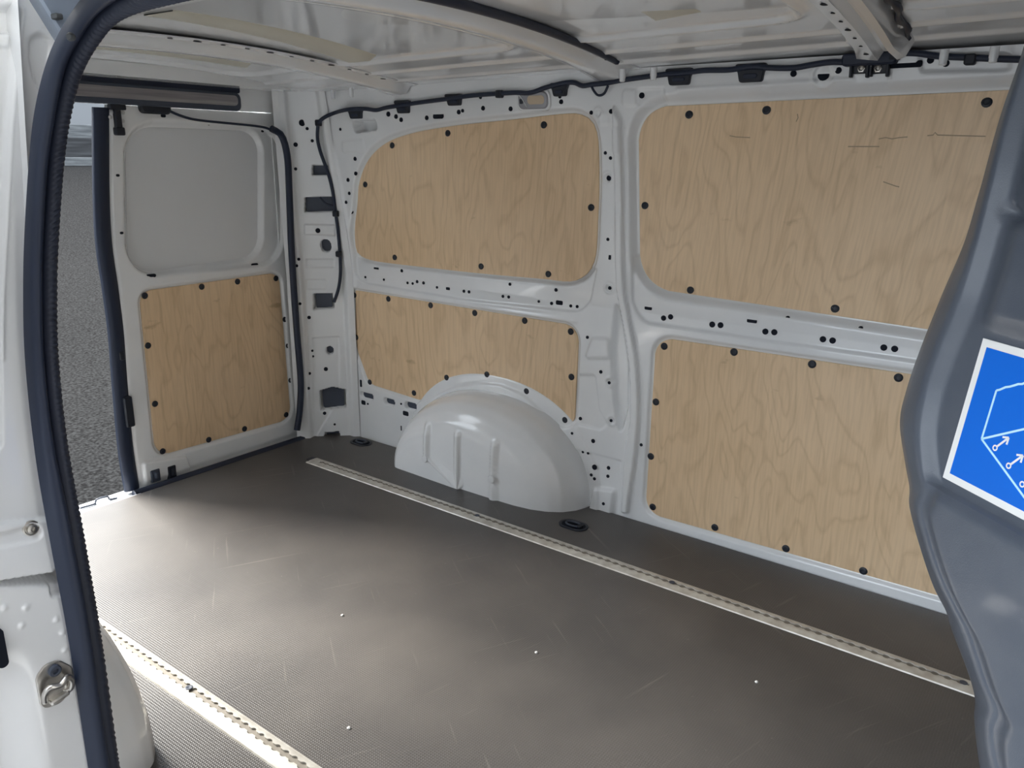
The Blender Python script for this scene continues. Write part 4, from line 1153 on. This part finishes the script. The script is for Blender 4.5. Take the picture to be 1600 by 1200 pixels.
lw = 0.0021
wav = [S(*q) for q in ((1546, 609), (1551, 608), (1560, 604), (1567, 603), (1574, 601), (1580, 599), (1586, 599), (1592, 596), (1600, 595), (1610, 592), (1622, 590))]
segs = [line2(wav, lw, 'o')]
for a, b2 in (((1546, 609), (1523, 685)), ((1523, 685), (1625, 661)), ((1523, 685), (1596, 786)), ((1596, 786), (1650, 770))):
    segs.append(line2([S(*a), S(*b2)], lw, 'o'))
build('outline_drawing', *join(*segs), M['pictogram'], st_, smooth=False)
for c, tip in (((1544, 699), (1565, 683)), ((1565, 727), (1587, 711)), ((1586, 756), (1609, 739)), ((1607, 785), (1630, 768))):
    c, tip = S(*c), S(*tip); d_ = (tip - c) / np.linalg.norm(tip - c); n_ = np.array([-d_[1], d_[0]])
    ps = [line2([c + d_ * 0.0022, tip - d_ * 0.001], lw * 0.95, 'a')]
    ps.append(line2([tip - d_ * 0.0055 + n_ * 0.0042, tip], lw * 0.95, 'a')); ps.append(line2([tip - d_ * 0.0055 - n_ * 0.0042, tip], lw * 0.95, 'a'))
    V = []
    for r_ in (0.0031, 0.0016):
        for a in np.linspace(0, 2 * math.pi, 16, endpoint=False): V.append(SP(c[0] + r_ * math.cos(a), c[1] + r_ * math.sin(a), HB + 0.0018))
    ps.append((V, [tuple(x) for x in grid_faces(2, 16, False, True)]))
    build('arrow', *join(*ps), M['stickwhite'], st_, smooth=False)

# ================================================================ OUTSIDE
prof = [(40, -0.58), (-1.2, -0.58), (-4, -0.52), (-8, -0.15), (-14, 0.70), (-16, 0.88), (-30, 0.95), (-60, 0.95)]
V = []; yy = np.linspace(-40, 40, 9)
px_ = np.array([q[0] for q in prof]); pz_ = np.array([q[1] for q in prof]); xs = np.concatenate([np.linspace(40, -1.2, 6), np.linspace(-2, -16, 40), [-30, -60]])
zs = np.interp(-xs, -px_, pz_)
V = np.array([[x, y, z] for x, z in zip(xs, zs) for y in yy])
ground = props(build('ground', V, grid_faces(len(xs), len(yy)), M['asphalt']), 'grey speckled asphalt ground rising away behind the van', kind='structure')


def strip(name, x0, x1, z0, z1, m_, lab, **k):
    v, f = prism([(x0, -30), (x1, -30), (x1, 30), (x0, 30)], lambda x, y, h: (x, y, h), z0, z1, 0.01)
    return props(build(name, v, f, m_, smooth=False), lab, **k)


v, f = prism([(-1.5, -30), (30, -30), (30, -1.95), (-1.5, -1.95)], lambda x, y, h: (x, y, h), -0.60, -0.565, 0.01)
props(build('bounce_yard', v, f, M['bounce_slab'], smooth=False), 'grey ground slab added beside the open doorway to bounce light in', cat='yard')  # slab added out of view to bounce light into the load space
v, f = prism([(4.3, -20), (4.7, -20), (4.7, 4.0), (4.3, 4.0)], lambda x, y, h: (x, y, h), -0.6, 7.5, 0.01)
M['shade_wall_dark'] = mat('dark_shade_wall', (0.042, 0.038, 0.037), 0.9)
props(build('shade_wall', v, f, M['shade_wall_dark'], smooth=False), 'unseen dark wall added ahead of the van to shade the door jamb', cat='wall')  # added out of view to keep skylight off the white jamb
strip('kerb', -15.6, -15.3, 0.6, 0.985, M['kerb'], 'pale stone kerb at the top of the asphalt behind the van', cat='kerb')
strip('stone_bank', -16.6, -16.0, 0.7, 1.40, M['darkstone'], 'dark weathered stone bank beyond the pale kerb', cat='bank')
strip('low_wall', -18.0, -17.6, 0.7, 1.72, M['kerb'], 'low grey wall beyond the dark stone bank', cat='wall')
strip('pale_building', -24, -22, 0.7, 7.0, M['render'], 'pale rendered building far behind the rear doorway', cat='building')
